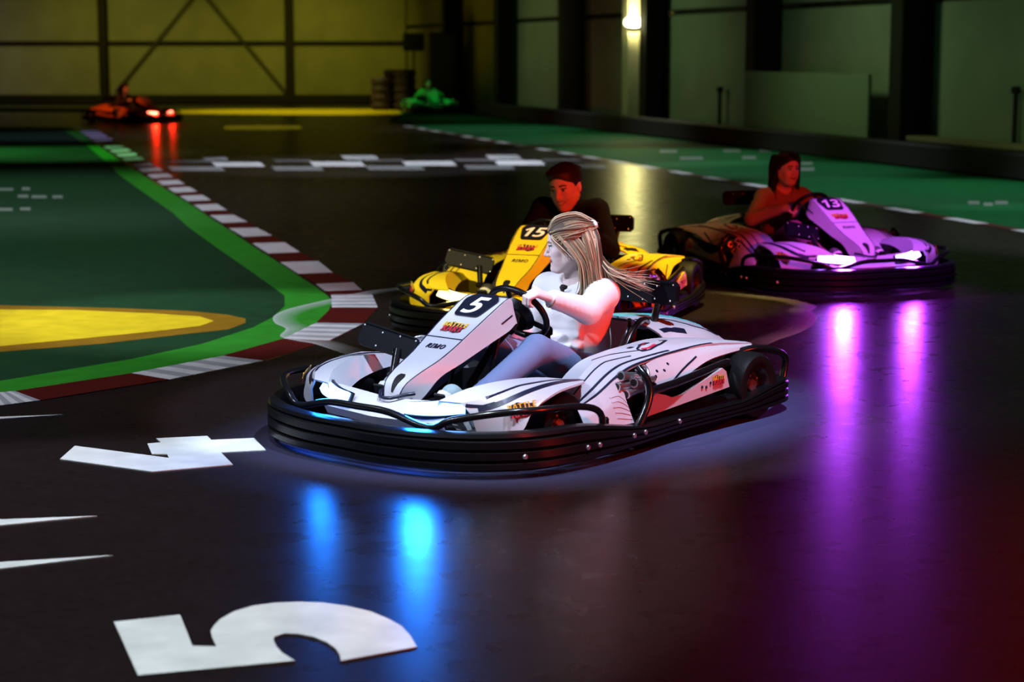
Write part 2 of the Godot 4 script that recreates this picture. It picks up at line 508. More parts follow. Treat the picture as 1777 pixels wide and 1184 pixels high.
func aura(line: Array, label: String) -> void:   # projected halo light put into a fading pale band, solid at its outer rim
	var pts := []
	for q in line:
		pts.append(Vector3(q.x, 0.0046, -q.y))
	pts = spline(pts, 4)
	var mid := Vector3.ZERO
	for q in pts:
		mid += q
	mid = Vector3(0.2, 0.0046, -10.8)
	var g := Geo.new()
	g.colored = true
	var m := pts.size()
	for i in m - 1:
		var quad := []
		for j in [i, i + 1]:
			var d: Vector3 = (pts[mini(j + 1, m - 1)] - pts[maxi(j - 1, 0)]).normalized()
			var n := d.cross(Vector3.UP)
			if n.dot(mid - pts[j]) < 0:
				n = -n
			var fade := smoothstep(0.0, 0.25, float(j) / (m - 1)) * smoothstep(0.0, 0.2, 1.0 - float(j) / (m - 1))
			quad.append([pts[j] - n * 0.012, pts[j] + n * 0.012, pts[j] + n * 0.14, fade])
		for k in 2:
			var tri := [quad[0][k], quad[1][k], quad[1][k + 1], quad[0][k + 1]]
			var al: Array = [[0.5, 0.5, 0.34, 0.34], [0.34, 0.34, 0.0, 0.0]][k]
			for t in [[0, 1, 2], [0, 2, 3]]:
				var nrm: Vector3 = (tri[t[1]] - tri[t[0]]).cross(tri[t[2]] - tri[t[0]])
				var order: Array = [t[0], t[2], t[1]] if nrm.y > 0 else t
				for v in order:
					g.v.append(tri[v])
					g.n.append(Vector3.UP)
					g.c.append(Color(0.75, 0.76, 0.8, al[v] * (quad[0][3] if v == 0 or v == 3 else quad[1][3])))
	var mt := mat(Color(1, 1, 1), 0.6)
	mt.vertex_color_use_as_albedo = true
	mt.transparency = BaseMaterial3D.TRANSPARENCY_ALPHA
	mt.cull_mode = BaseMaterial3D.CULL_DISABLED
	top("painted_halo", g, mt, label, "floor marking")

# projected bluish glow painted round the white kart: densest beside it, thinning outwards
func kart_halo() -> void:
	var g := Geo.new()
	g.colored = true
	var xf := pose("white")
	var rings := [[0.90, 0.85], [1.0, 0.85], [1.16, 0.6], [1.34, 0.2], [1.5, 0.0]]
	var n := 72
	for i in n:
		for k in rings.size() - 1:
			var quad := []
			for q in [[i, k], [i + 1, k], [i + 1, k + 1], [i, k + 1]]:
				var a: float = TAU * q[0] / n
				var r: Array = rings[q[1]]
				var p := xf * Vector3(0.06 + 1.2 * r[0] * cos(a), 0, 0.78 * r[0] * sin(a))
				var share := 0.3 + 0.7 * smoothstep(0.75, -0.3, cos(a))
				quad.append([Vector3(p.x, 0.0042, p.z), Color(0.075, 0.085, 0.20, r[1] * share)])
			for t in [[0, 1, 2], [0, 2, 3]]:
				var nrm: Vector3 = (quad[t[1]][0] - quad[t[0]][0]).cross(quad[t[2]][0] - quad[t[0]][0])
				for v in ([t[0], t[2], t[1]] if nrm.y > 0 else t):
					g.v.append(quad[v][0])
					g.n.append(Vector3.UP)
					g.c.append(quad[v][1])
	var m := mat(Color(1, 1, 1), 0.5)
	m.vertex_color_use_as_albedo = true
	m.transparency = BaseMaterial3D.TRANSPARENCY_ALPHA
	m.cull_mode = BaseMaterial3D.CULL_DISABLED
	top("painted_halo", g, m, "soft bluish glow painted on the floor round the white kart", "floor marking")

# ---------------------------------------------------------------- karts and drivers
func pose(k: String) -> Transform3D:
	var p: Array = KART_POSE[k]
	return Transform3D(Basis(Vector3.UP, deg_to_rad(p[2])), Vector3(p[0], 0, -p[1]))

func headlamps(k: String, color: Color, energy: float) -> void:
	for s in [-1.0, 1.0]:
		var xf := pose(k)
		spot(k + "_kart_headlight", xf * Vector3(1.075, 0.235, 0.26 * s), xf * Vector3(2.6, -0.1, 0.5 * s), color, energy / 2.5, 75.0, 1.0, 0.05)

func recolor(k: Node, from: Material, to: Material) -> void:
	for c in k.get_children():
		if c is MeshInstance3D and c.material_override == from:
			c.material_override = to
		recolor(c, from, to)

func karts() -> void:
	var blue_glow := lamp_mat(Color(1.5, 4.6, 13.0))
	var k := make_kart("kart", "white kart number 5 with blue-white headlights and a blonde woman driving", M.white, blue_glow, "5", M.ink, M.print_white)
	k.transform = pose("white")
	headlamps("white", Color(0.10, 0.46, 1.0), 0.9)
	k = make_kart("kart", "yellow kart number 15 with a dark-haired man driving, behind the white kart", M.yellow, lamp_mat(Color(2.6, 2.3, 0.9)), "15", M.ink, M.print_white)
	k.transform = pose("yellow")
	headlamps("yellow", Color(1.0, 0.85, 0.4), 0.25)
	var third := make_kart("kart", "kart number 13 glowing purple from its headlights, driven by a dark-haired woman", M.white, lamp_mat(Color(9.0, 3.2, 24.0)), "13", M.ink, M.print_white)
	third.transform = pose("purple")
	headlamps("purple", Color(0.7, 0.24, 1.0), 2.0)
	var lens := lamp_mat(Color(16.0, 2.2, 1.2))
	k = third.duplicate()
	k.name = numbered("kart")
	add_child(k)
	tag(k, "small orange kart with red headlights far off before the back wall", "kart")
	k.transform = pose("red")
	recolor(k, M.white, M.orange)
	for c in k.get_children():
		if str(c.name).begins_with("headlight"):
			c.material_override = lens
	headlamps("red", Color(1.0, 0.12, 0.04), 1.0)
	k = third.duplicate()
	k.name = numbered("kart")
	add_child(k)
	tag(k, "small kart, green light put into its colour, in the far corner by the dark cabinet", "kart")
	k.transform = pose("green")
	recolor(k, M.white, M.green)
	for c in k.get_children():
		if str(c.name).begins_with("headlight"):
			c.material_override = mat(Color(0.3, 0.5, 0.4), 0.3)
	# drivers
	var skin := Color(0.66, 0.47, 0.40)
	var jean := world_mapped(mat(Color(0.26, 0.34, 0.62), 0.8), 30.0)
	jean.albedo_texture = noise_tex(0.08, 0.6, 1.0, false, 1.0, 256, 41)
	var white_cloth := mat(Color(0.82, 0.81, 0.8), 0.85)
	make_person({
		"label": "blonde woman in white jumper and blue jeans driving the white kart, head turned",
		"male": false, "fine": 1.0, "head": Vector3(-0.145, 0.752, 0.0), "yaw": 0.86, "pitch": -0.10, "roll": 0.0, "size": 0.94, "upper": 0.207, "fore": 0.186, "sleeve": 1.13, "extras": true,
		"wrist_l": Vector3(0.165, 0.565, -0.165), "hand_l": Vector3(0.09, 0.035, 0.055), "back_l": Vector3(-0.45, 0.75, -0.5), "elbow_l": Vector3(0.1, -0.6, -0.7), "thumb_l": 1.0,
		"wrist_r": Vector3(0.065, 0.395, 0.155), "hand_r": Vector3(0.085, 0.02, -0.05), "back_r": Vector3(-0.4, -0.45, 0.8), "elbow_r": Vector3(-0.3, -1.0, 0.5), "thumb_r": 0.3,
		"skin": Color(0.74, 0.58, 0.55), "lips": Color(0.42, 0.12, 0.12), "hair": Color(0.34, 0.23, 0.125), "light_hair": Color(0.72, 0.60, 0.42), "dark_hair": Color(0.07, 0.045, 0.03), "long": true, "tied": true, "top": white_cloth, "legs": jean, "shoes": mat(Color(0.30, 0.40, 0.42), 0.6)}, pose("white"))
	make_person({
		"label": "smiling dark-haired man in black driving the yellow kart",
		"male": true, "fine": 1.0, "head": Vector3(-0.11, 0.775, 0.01), "yaw": 0.12, "pitch": -0.2, "roll": 0.12, "size": 1.12, "smile": true, "wide": 1.12, "tall": 0.085, "lean": 0.03, "beard": 0.12,
		"wrist_l": Vector3(0.10, 0.53, -0.19), "hand_l": Vector3(0.09, 0.0, 0.04), "back_l": Vector3(-0.3, 0.6, -0.6), "elbow_l": Vector3(-0.2, -1.0, -0.6), "thumb_l": 0.3,
		"wrist_r": Vector3(0.10, 0.53, 0.19), "hand_r": Vector3(0.09, 0.0, -0.04), "back_r": Vector3(-0.3, 0.6, 0.6), "elbow_r": Vector3(-0.2, -1.0, 0.6), "thumb_r": 0.3,
		"skin": skin, "lips": Color(0.4, 0.14, 0.12), "hair": Color(0.018, 0.012, 0.009), "long": false, "tied": false, "top": mat(Color(0.008, 0.007, 0.010), 0.9, 0.0, 0.15), "legs": mat(Color(0.02, 0.02, 0.03), 0.85), "shoes": mat(Color(0.03, 0.03, 0.03), 0.6)}, pose("yellow"))
	var third_driver := make_person({
		"label": "dark-haired woman in a brownish top driving the purple-lit kart",
		"male": false, "fine": 1.15, "head": Vector3(-0.14, 0.755, 0.0), "yaw": -0.05, "pitch": -0.02, "size": 0.95,
		"wrist_l": Vector3(0.10, 0.52, -0.18), "hand_l": Vector3(0.09, 0.0, 0.04), "back_l": Vector3(-0.3, 0.6, -0.6), "elbow_l": Vector3(-0.1, -0.5, -1.0), "thumb_l": 0.3,
		"wrist_r": Vector3(0.10, 0.50, 0.17), "hand_r": Vector3(0.09, 0.0, -0.04), "back_r": Vector3(-0.3, 0.6, 0.6), "elbow_r": Vector3(-0.2, -0.6, 1.0), "thumb_r": 0.3,
		"skin": skin, "lips": Color(0.4, 0.1, 0.1), "hair": Color(0.010, 0.007, 0.006), "long": true, "tied": false, "top": mat(Color(0.26, 0.17, 0.13), 0.85), "legs": mat(Color(0.25, 0.05, 0.1), 0.8), "shoes": mat(Color(0.05, 0.05, 0.05), 0.6)}, pose("purple"))
	for q in [["red", "dark-clothed driver in the far orange kart"], ["green", "driver in the far green kart, green light put into the top"]]:
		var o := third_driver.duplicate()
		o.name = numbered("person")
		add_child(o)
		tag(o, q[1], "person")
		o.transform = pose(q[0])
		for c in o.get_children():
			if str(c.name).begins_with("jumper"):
				c.material_override = mat(Color(0.02, 0.012, 0.012) if q[0] == "red" else Color(0.05, 0.35, 0.08), 0.85)  # the green top has the light on it put into its colour
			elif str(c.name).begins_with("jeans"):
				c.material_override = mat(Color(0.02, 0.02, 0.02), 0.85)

# ---------------------------------------------------------------- things by the far corner
func far_end() -> void:
	var dark := mat(Color(0.012, 0.012, 0.022), 0.6)
	var t := thing("equipment_cabinet", "tall dark cabinet standing behind the small green kart", "cabinet")
	t.position = Vector3(-1.9, 0, -53.4)
	var g := Geo.new()
	g.box(Vector3(0, 1.06, 0), Vector3(0.72, 2.1, 0.6), 0.03)
	part("body", g, dark, t)
	g = Geo.new()
	g.box(Vector3(0, 1.06, 0.31), Vector3(0.62, 1.96, 0.03), 0.012)
	var door := part("door", g, dark, t)
	g = Geo.new()
	g.box(Vector3(0.24, 1.05, 0.34), Vector3(0.03, 0.2, 0.03), 0.008)
	part("handle", g, M.frame, door)
	t = thing("speaker_box", "dark teal box on a stand above the green kart", "speaker")
	t.position = Vector3(-2.75, 0, -54.6)
	g = Geo.new()
	g.box(Vector3(0, 1.86, 0), Vector3(0.58, 0.5, 0.4), 0.03)
	part("box", g, mat(Color(0.015, 0.04, 0.04), 0.5), t)
	g = Geo.new()
	g.lathe([Vector2(0, 0.22), Vector2(0.14, 0.22), Vector2(0.16, 0.2), Vector2(0.0, 0.19)], Transform3D(Basis(Vector3(1, 0, 0), PI / 2), Vector3(0, 1.86, 0)), 16)
	part("cone", g, M.black, t)
	g = Geo.new()
	g.tube([Vector3(0, 0.02, 0), Vector3(0, 1.62, 0)], 0.03)
	for i in 3:
		g.tube([Vector3(0, 0.6, 0), Vector3(cos(TAU * i / 3.0) * 0.42, 0.02, sin(TAU * i / 3.0) * 0.3)], 0.018)
	part("stand", g, M.frame, t)
	# stack of dark tyres under a cover
	t = thing("tyre_stack", "dark reddish heap of stacked tyres left of the green kart", "tyre stack")
	t.position = Vector3(-3.25, 0, -53.6)
	var rubber := mat(Color(0.022, 0.009, 0.010), 0.7)
	for q in [[-0.32, 0.0, 4], [0.3, 0.05, 5], [0.0, -0.45, 5]]:
		for i in q[2]:
			g = Geo.new()
			var y: float = 0.12 + 0.22 * i
			g.lathe([Vector2(0.17, -0.1), Vector2(0.27, -0.11), Vector2(0.315, -0.05), Vector2(0.315, 0.05), Vector2(0.27, 0.11), Vector2(0.17, 0.1)], Transform3D(Basis(), Vector3(q[0], y, q[1])), 18, 40.0, true)
			part("tyre", g, rubber, t)
	spot("projector_corner", Vector3(-2.6, 6.4, -49.5), Vector3(-2.3, 0.3, -51.4), Color(0.35, 1.0, 0.45), 0.5, 10.0, 0.8)

const GRASS_EDGE := [Vector2(-9.198, 39.785), Vector2(-7.558, 34.196), Vector2(-5.917, 28.233), Vector2(-5.143, 25.287), Vector2(-4.260, 22.222), Vector2(-3.389, 19.239), Vector2(-2.983, 17.694), Vector2(-2.446, 15.835), Vector2(-1.943, 14.132), Vector2(-1.625, 13.042), Vector2(-1.492, 12.572), Vector2(-1.431, 12.050), Vector2(-1.441, 11.543), Vector2(-1.504, 11.100), Vector2(-1.698, 10.462), Vector2(-1.983, 9.931), Vector2(-2.490, 9.255), Vector2(-2.617, 9.108)]
const BORDER_EDGE := [Vector2(-9.428, 41.317), Vector2(-8.891, 39.785), Vector2(-6.851, 32.336), Vector2(-5.602, 27.938), Vector2(-4.841, 25.287), Vector2(-3.723, 21.450), Vector2(-3.271, 19.890), Vector2(-2.864, 18.435), Vector2(-2.475, 17.065), Vector2(-2.133, 15.835), Vector2(-1.742, 14.483), Vector2(-1.509, 13.654), Vector2(-1.331, 13.042), Vector2(-1.195, 12.512), Vector2(-1.148, 12.190), Vector2(-1.129, 11.646), Vector2(-1.161, 11.205), Vector2(-1.238, 10.698), Vector2(-1.344, 10.410), Vector2(-1.501, 10.066), Vector2(-1.894, 9.476), Vector2(-2.235, 9.012), Vector2(-2.406, 8.934), Vector2(-2.542, 8.842)]
const TRAP_RIM := [Vector2(-3.541, 12.047), Vector2(-3.235, 12.096), Vector2(-2.901, 12.035), Vector2(-2.404, 11.938), Vector2(-1.990, 11.819), Vector2(-1.730, 11.645), Vector2(-1.599, 11.476), Vector2(-1.574, 11.290), Vector2(-1.639, 11.017), Vector2(-1.892, 10.796), Vector2(-2.251, 10.462), Vector2(-2.731, 10.173), Vector2(-2.956, 10.017)]
const TRAP := [Vector2(-3.479, 11.831), Vector2(-3.178, 11.878), Vector2(-2.701, 11.855), Vector2(-2.203, 11.703), Vector2(-1.887, 11.566), Vector2(-1.772, 11.366), Vector2(-1.821, 11.152), Vector2(-2.059, 10.926), Vector2(-2.428, 10.631), Vector2(-2.782, 10.370), Vector2(-3.013, 10.217)]
const KERB_IN := [Vector2(-2.474, 8.888), Vector2(-2.343, 8.965), Vector2(-1.894, 9.476), Vector2(-1.522, 10.035), Vector2(-1.274, 10.649), Vector2(-1.156, 11.292), Vector2(-1.128, 11.975), Vector2(-1.193, 12.633), Vector2(-1.249, 12.818), Vector2(-1.353, 13.227), Vector2(-1.539, 13.834), Vector2(-1.762, 14.616), Vector2(-1.930, 15.252), Vector2(-2.170, 16.077), Vector2(-2.316, 16.651), Vector2(-2.567, 17.472), Vector2(-2.706, 18.020), Vector2(-2.955, 18.869), Vector2(-3.111, 19.416), Vector2(-3.329, 20.185), Vector2(-3.471, 20.685), Vector2(-3.690, 21.455), Vector2(-3.832, 21.955), Vector2(-4.050, 22.725), Vector2(-4.192, 23.225), Vector2(-4.410, 23.995), Vector2(-4.552, 24.495), Vector2(-4.771, 25.265), Vector2(-4.913, 25.765), Vector2(-5.131, 26.535), Vector2(-5.273, 27.035), Vector2(-5.491, 27.804), Vector2(-5.633, 28.305), Vector2(-5.852, 29.074), Vector2(-5.994, 29.575), Vector2(-6.212, 30.344), Vector2(-6.354, 30.844), Vector2(-6.572, 31.614), Vector2(-6.714, 32.114), Vector2(-6.933, 32.884), Vector2(-7.075, 33.384), Vector2(-7.293, 34.154), Vector2(-7.435, 34.654), Vector2(-7.653, 35.424), Vector2(-7.795, 35.924), Vector2(-8.014, 36.693), Vector2(-8.156, 37.194), Vector2(-8.374, 37.963), Vector2(-8.516, 38.464), Vector2(-8.734, 39.233), Vector2(-8.876, 39.733)]
const KERB_OUT := [Vector2(-2.378, 8.534), Vector2(-2.165, 8.722), Vector2(-1.672, 9.288), Vector2(-1.288, 9.874), Vector2(-1.013, 10.573), Vector2(-0.874, 11.258), Vector2(-0.840, 11.975), Vector2(-0.925, 12.663), Vector2(-1.009, 12.881), Vector2(-1.103, 13.314), Vector2(-1.298, 13.908), Vector2(-1.480, 14.686), Vector2(-1.693, 15.350), Vector2(-1.909, 16.156), Vector2(-2.091, 16.767), Vector2(-2.316, 17.518), Vector2(-2.488, 18.131), Vector2(-2.736, 18.930), Vector2(-2.883, 19.509), Vector2(-3.101, 20.297), Vector2(-3.244, 20.810), Vector2(-3.463, 21.599), Vector2(-3.605, 22.111), Vector2(-3.824, 22.900), Vector2(-3.966, 23.413), Vector2(-4.185, 24.202), Vector2(-4.327, 24.714), Vector2(-4.546, 25.503), Vector2(-4.689, 26.016), Vector2(-4.907, 26.805), Vector2(-5.050, 27.317), Vector2(-5.269, 28.106), Vector2(-5.411, 28.619), Vector2(-5.630, 29.407), Vector2(-5.772, 29.920), Vector2(-5.991, 30.709), Vector2(-6.133, 31.221), Vector2(-6.352, 32.010), Vector2(-6.495, 32.523), Vector2(-6.713, 33.312), Vector2(-6.856, 33.824), Vector2(-7.075, 34.613), Vector2(-7.217, 35.126), Vector2(-7.436, 35.915), Vector2(-7.578, 36.427), Vector2(-7.797, 37.216), Vector2(-7.939, 37.729), Vector2(-8.158, 38.517), Vector2(-8.300, 39.030), Vector2(-8.519, 39.819), Vector2(-8.662, 40.332)]
const FIVE := [Vector2(-1.117, 5.240), Vector2(-0.943, 5.309), Vector2(-0.860, 5.018), Vector2(-0.795, 5.013), Vector2(-0.820, 5.098), Vector2(-0.832, 5.155), Vector2(-0.831, 5.206), Vector2(-0.823, 5.265), Vector2(-0.794, 5.344), Vector2(-0.750, 5.398), Vector2(-0.692, 5.429), Vector2(-0.621, 5.440), Vector2(-0.547, 5.431), Vector2(-0.477, 5.398), Vector2(-0.406, 5.344), Vector2(-0.351, 5.274), Vector2(-0.306, 5.197), Vector2(-0.277, 5.106), Vector2(-0.256, 5.010), Vector2(-0.449, 4.890), Vector2(-0.458, 4.948), Vector2(-0.475, 5.002), Vector2(-0.501, 5.050), Vector2(-0.540, 5.098), Vector2(-0.587, 5.127), Vector2(-0.626, 5.131), Vector2(-0.650, 5.101), Vector2(-0.649, 5.074), Vector2(-0.635, 5.018), Vector2(-0.611, 4.956), Vector2(-0.570, 4.890), Vector2(-0.959, 4.770)]
const FOUR := [Vector2(-1.776, 7.433), Vector2(-1.775, 7.690), Vector2(-1.351, 7.452), Vector2(-1.372, 7.527), Vector2(-1.432, 7.527), Vector2(-1.489, 7.735), Vector2(-1.438, 7.760), Vector2(-1.473, 7.844), Vector2(-1.269, 7.893), Vector2(-1.239, 7.810), Vector2(-1.068, 7.849), Vector2(-0.989, 7.606), Vector2(-1.163, 7.561), Vector2(-1.082, 7.330), Vector2(-1.372, 7.202)]
const SPIKE_0 := [Vector2(-2.306, 8.306), Vector2(-1.971, 8.375), Vector2(-2.290, 8.249)]
const SPIKE_1 := [Vector2(-1.800, 6.433), Vector2(-1.430, 6.493), Vector2(-1.775, 6.339)]
const SPIKE_2 := [Vector2(-1.648, 5.871), Vector2(-1.267, 5.966), Vector2(-1.625, 5.784)]
const CHECK_NEAR := [Vector2(-4.808, 27.018), Vector2(-4.067, 27.018), Vector2(-3.858, 26.028), Vector2(-4.571, 26.028), Vector2(-3.376, 27.086), Vector2(-2.690, 27.086), Vector2(-2.530, 26.092), Vector2(-3.191, 26.092), Vector2(-2.071, 27.225), Vector2(-1.285, 27.225), Vector2(-1.176, 26.220), Vector2(-1.933, 26.220), Vector2(-0.689, 27.364), Vector2(-0.012, 27.364), Vector2(0.051, 26.350), Vector2(-0.600, 26.350), Vector2(0.723, 27.435), Vector2(1.295, 27.435), Vector2(1.310, 26.415), Vector2(0.759, 26.415)]
const CHECK_MID := [Vector2(-4.360, 28.085), Vector2(-3.650, 28.085), Vector2(-3.448, 27.018), Vector2(-4.132, 27.018), Vector2(-2.954, 28.233), Vector2(-2.198, 28.233), Vector2(-2.045, 27.086), Vector2(-2.771, 27.086), Vector2(-1.618, 28.384), Vector2(-0.875, 28.384), Vector2(-0.774, 27.225), Vector2(-1.488, 27.225), Vector2(-0.268, 28.535), Vector2(0.429, 28.535), Vector2(0.477, 27.364), Vector2(-0.191, 27.364)]
const CHECK_GREY := [Vector2(-5.222, 28.689), Vector2(-4.453, 28.689), Vector2(-4.293, 28.085), Vector2(-5.046, 28.085), Vector2(-3.566, 28.766), Vector2(-3.010, 28.766), Vector2(-2.887, 28.233), Vector2(-3.433, 28.233), Vector2(-2.245, 28.844), Vector2(-1.644, 28.844), Vector2(-1.546, 28.308), Vector2(-2.136, 28.308), Vector2(-0.891, 28.922), Vector2(-0.271, 28.922), Vector2(-0.199, 28.384), Vector2(-0.807, 28.384), Vector2(0.436, 29.001), Vector2(0.980, 29.001), Vector2(1.029, 28.459), Vector2(0.496, 28.459)]
const CHECK_FAR := [Vector2(-4.768, 29.645), Vector2(-4.406, 29.645), Vector2(-4.197, 28.689), Vector2(-4.547, 28.689), Vector2(-2.654, 29.978), Vector2(-2.127, 29.978), Vector2(-1.974, 28.766), Vector2(-2.479, 28.766), Vector2(-0.417, 30.147), Vector2(0.085, 30.147), Vector2(0.151, 28.922), Vector2(-0.331, 28.922)]
const YELLOW_STRIP := [Vector2(-9.387, 54.256), Vector2(-3.226, 54.809), Vector2(-2.915, 52.151), Vector2(-2.876, 48.834), Vector2(-5.732, 49.738), Vector2(-8.770, 50.676)]
const YELLOW_PATCH := [Vector2(-6.309, 42.631), Vector2(-4.663, 42.631), Vector2(-4.283, 39.785), Vector2(-5.913, 39.785)]
const SMALL_MARKS_LEFT := [Vector2(-6.063, 22.697), Vector2(-5.860, 22.697), Vector2(-5.763, 22.316), Vector2(-5.962, 22.316), Vector2(-5.795, 22.844), Vector2(-5.700, 22.844), Vector2(-5.581, 22.363), Vector2(-5.674, 22.363), Vector2(-5.537, 21.634), Vector2(-5.420, 21.634), Vector2(-5.313, 21.202), Vector2(-5.427, 21.202), Vector2(-5.360, 21.546), Vector2(-5.193, 21.546), Vector2(-5.091, 21.117), Vector2(-5.255, 21.117), Vector2(-5.129, 21.546), Vector2(-5.013, 21.546), Vector2(-4.914, 21.117), Vector2(-5.028, 21.117), Vector2(-5.262, 19.778), Vector2(-5.120, 19.778), Vector2(-5.027, 19.416), Vector2(-5.167, 19.416), Vector2(-5.062, 19.852), Vector2(-4.955, 19.852), Vector2(-4.865, 19.487), Vector2(-4.970, 19.487)]
const SMALL_MARKS_RIGHT := [Vector2(2.409, 31.572), Vector2(2.690, 31.572), Vector2(2.629, 30.843), Vector2(2.353, 30.843), Vector2(2.564, 29.563), Vector2(2.916, 29.563), Vector2(2.838, 28.766), Vector2(2.496, 28.766), Vector2(3.462, 31.759), Vector2(3.745, 31.759), Vector2(3.659, 31.022), Vector2(3.382, 31.022), Vector2(3.534, 29.727), Vector2(3.746, 29.727), Vector2(3.646, 28.922), Vector2(3.439, 28.922), Vector2(4.057, 31.759), Vector2(4.246, 31.759), Vector2(4.148, 31.022), Vector2(3.964, 31.022), Vector2(4.193, 28.085), Vector2(4.360, 28.085), Vector2(4.271, 27.505), Vector2(4.107, 27.505), Vector2(3.971, 26.747), Vector2(4.178, 26.747), Vector2(4.077, 26.092), Vector2(3.875, 26.092), Vector2(4.893, 20.705), Vector2(5.017, 20.705), Vector2(4.922, 20.309), Vector2(4.801, 20.309), Vector2(5.002, 20.466), Vector2(5.100, 20.466), Vector2(5.005, 20.078), Vector2(4.909, 20.078), Vector2(5.194, 20.746), Vector2(5.330, 20.746), Vector2(5.209, 20.270), Vector2(5.076, 20.270)]
const AURA_LEFT := [Vector2(-0.034, 13.173), Vector2(-0.513, 13.274), Vector2(-0.665, 13.140), Vector2(-0.774, 12.977), Vector2(-0.955, 12.787), Vector2(-1.182, 12.334), Vector2(-1.361, 11.939), Vector2(-1.422, 11.672), Vector2(-1.422, 11.467), Vector2(-1.378, 11.244), Vector2(-1.292, 11.029), Vector2(-1.291, 10.733), Vector2(-1.174, 10.558), Vector2(-1.086, 10.473), Vector2(-0.955, 10.245), Vector2(-0.846, 10.047), Vector2(-0.749, 9.969)]
const AURA_RIGHT := [Vector2(1.261, 12.850), Vector2(1.525, 12.633), Vector2(1.791, 12.364), Vector2(1.872, 12.162), Vector2(1.898, 11.994), Vector2(1.833, 11.804), Vector2(1.827, 11.543), Vector2(1.740, 11.171), Vector2(1.631, 10.890), Vector2(1.480, 10.623), Vector2(1.372, 10.410), Vector2(1.273, 10.368)]
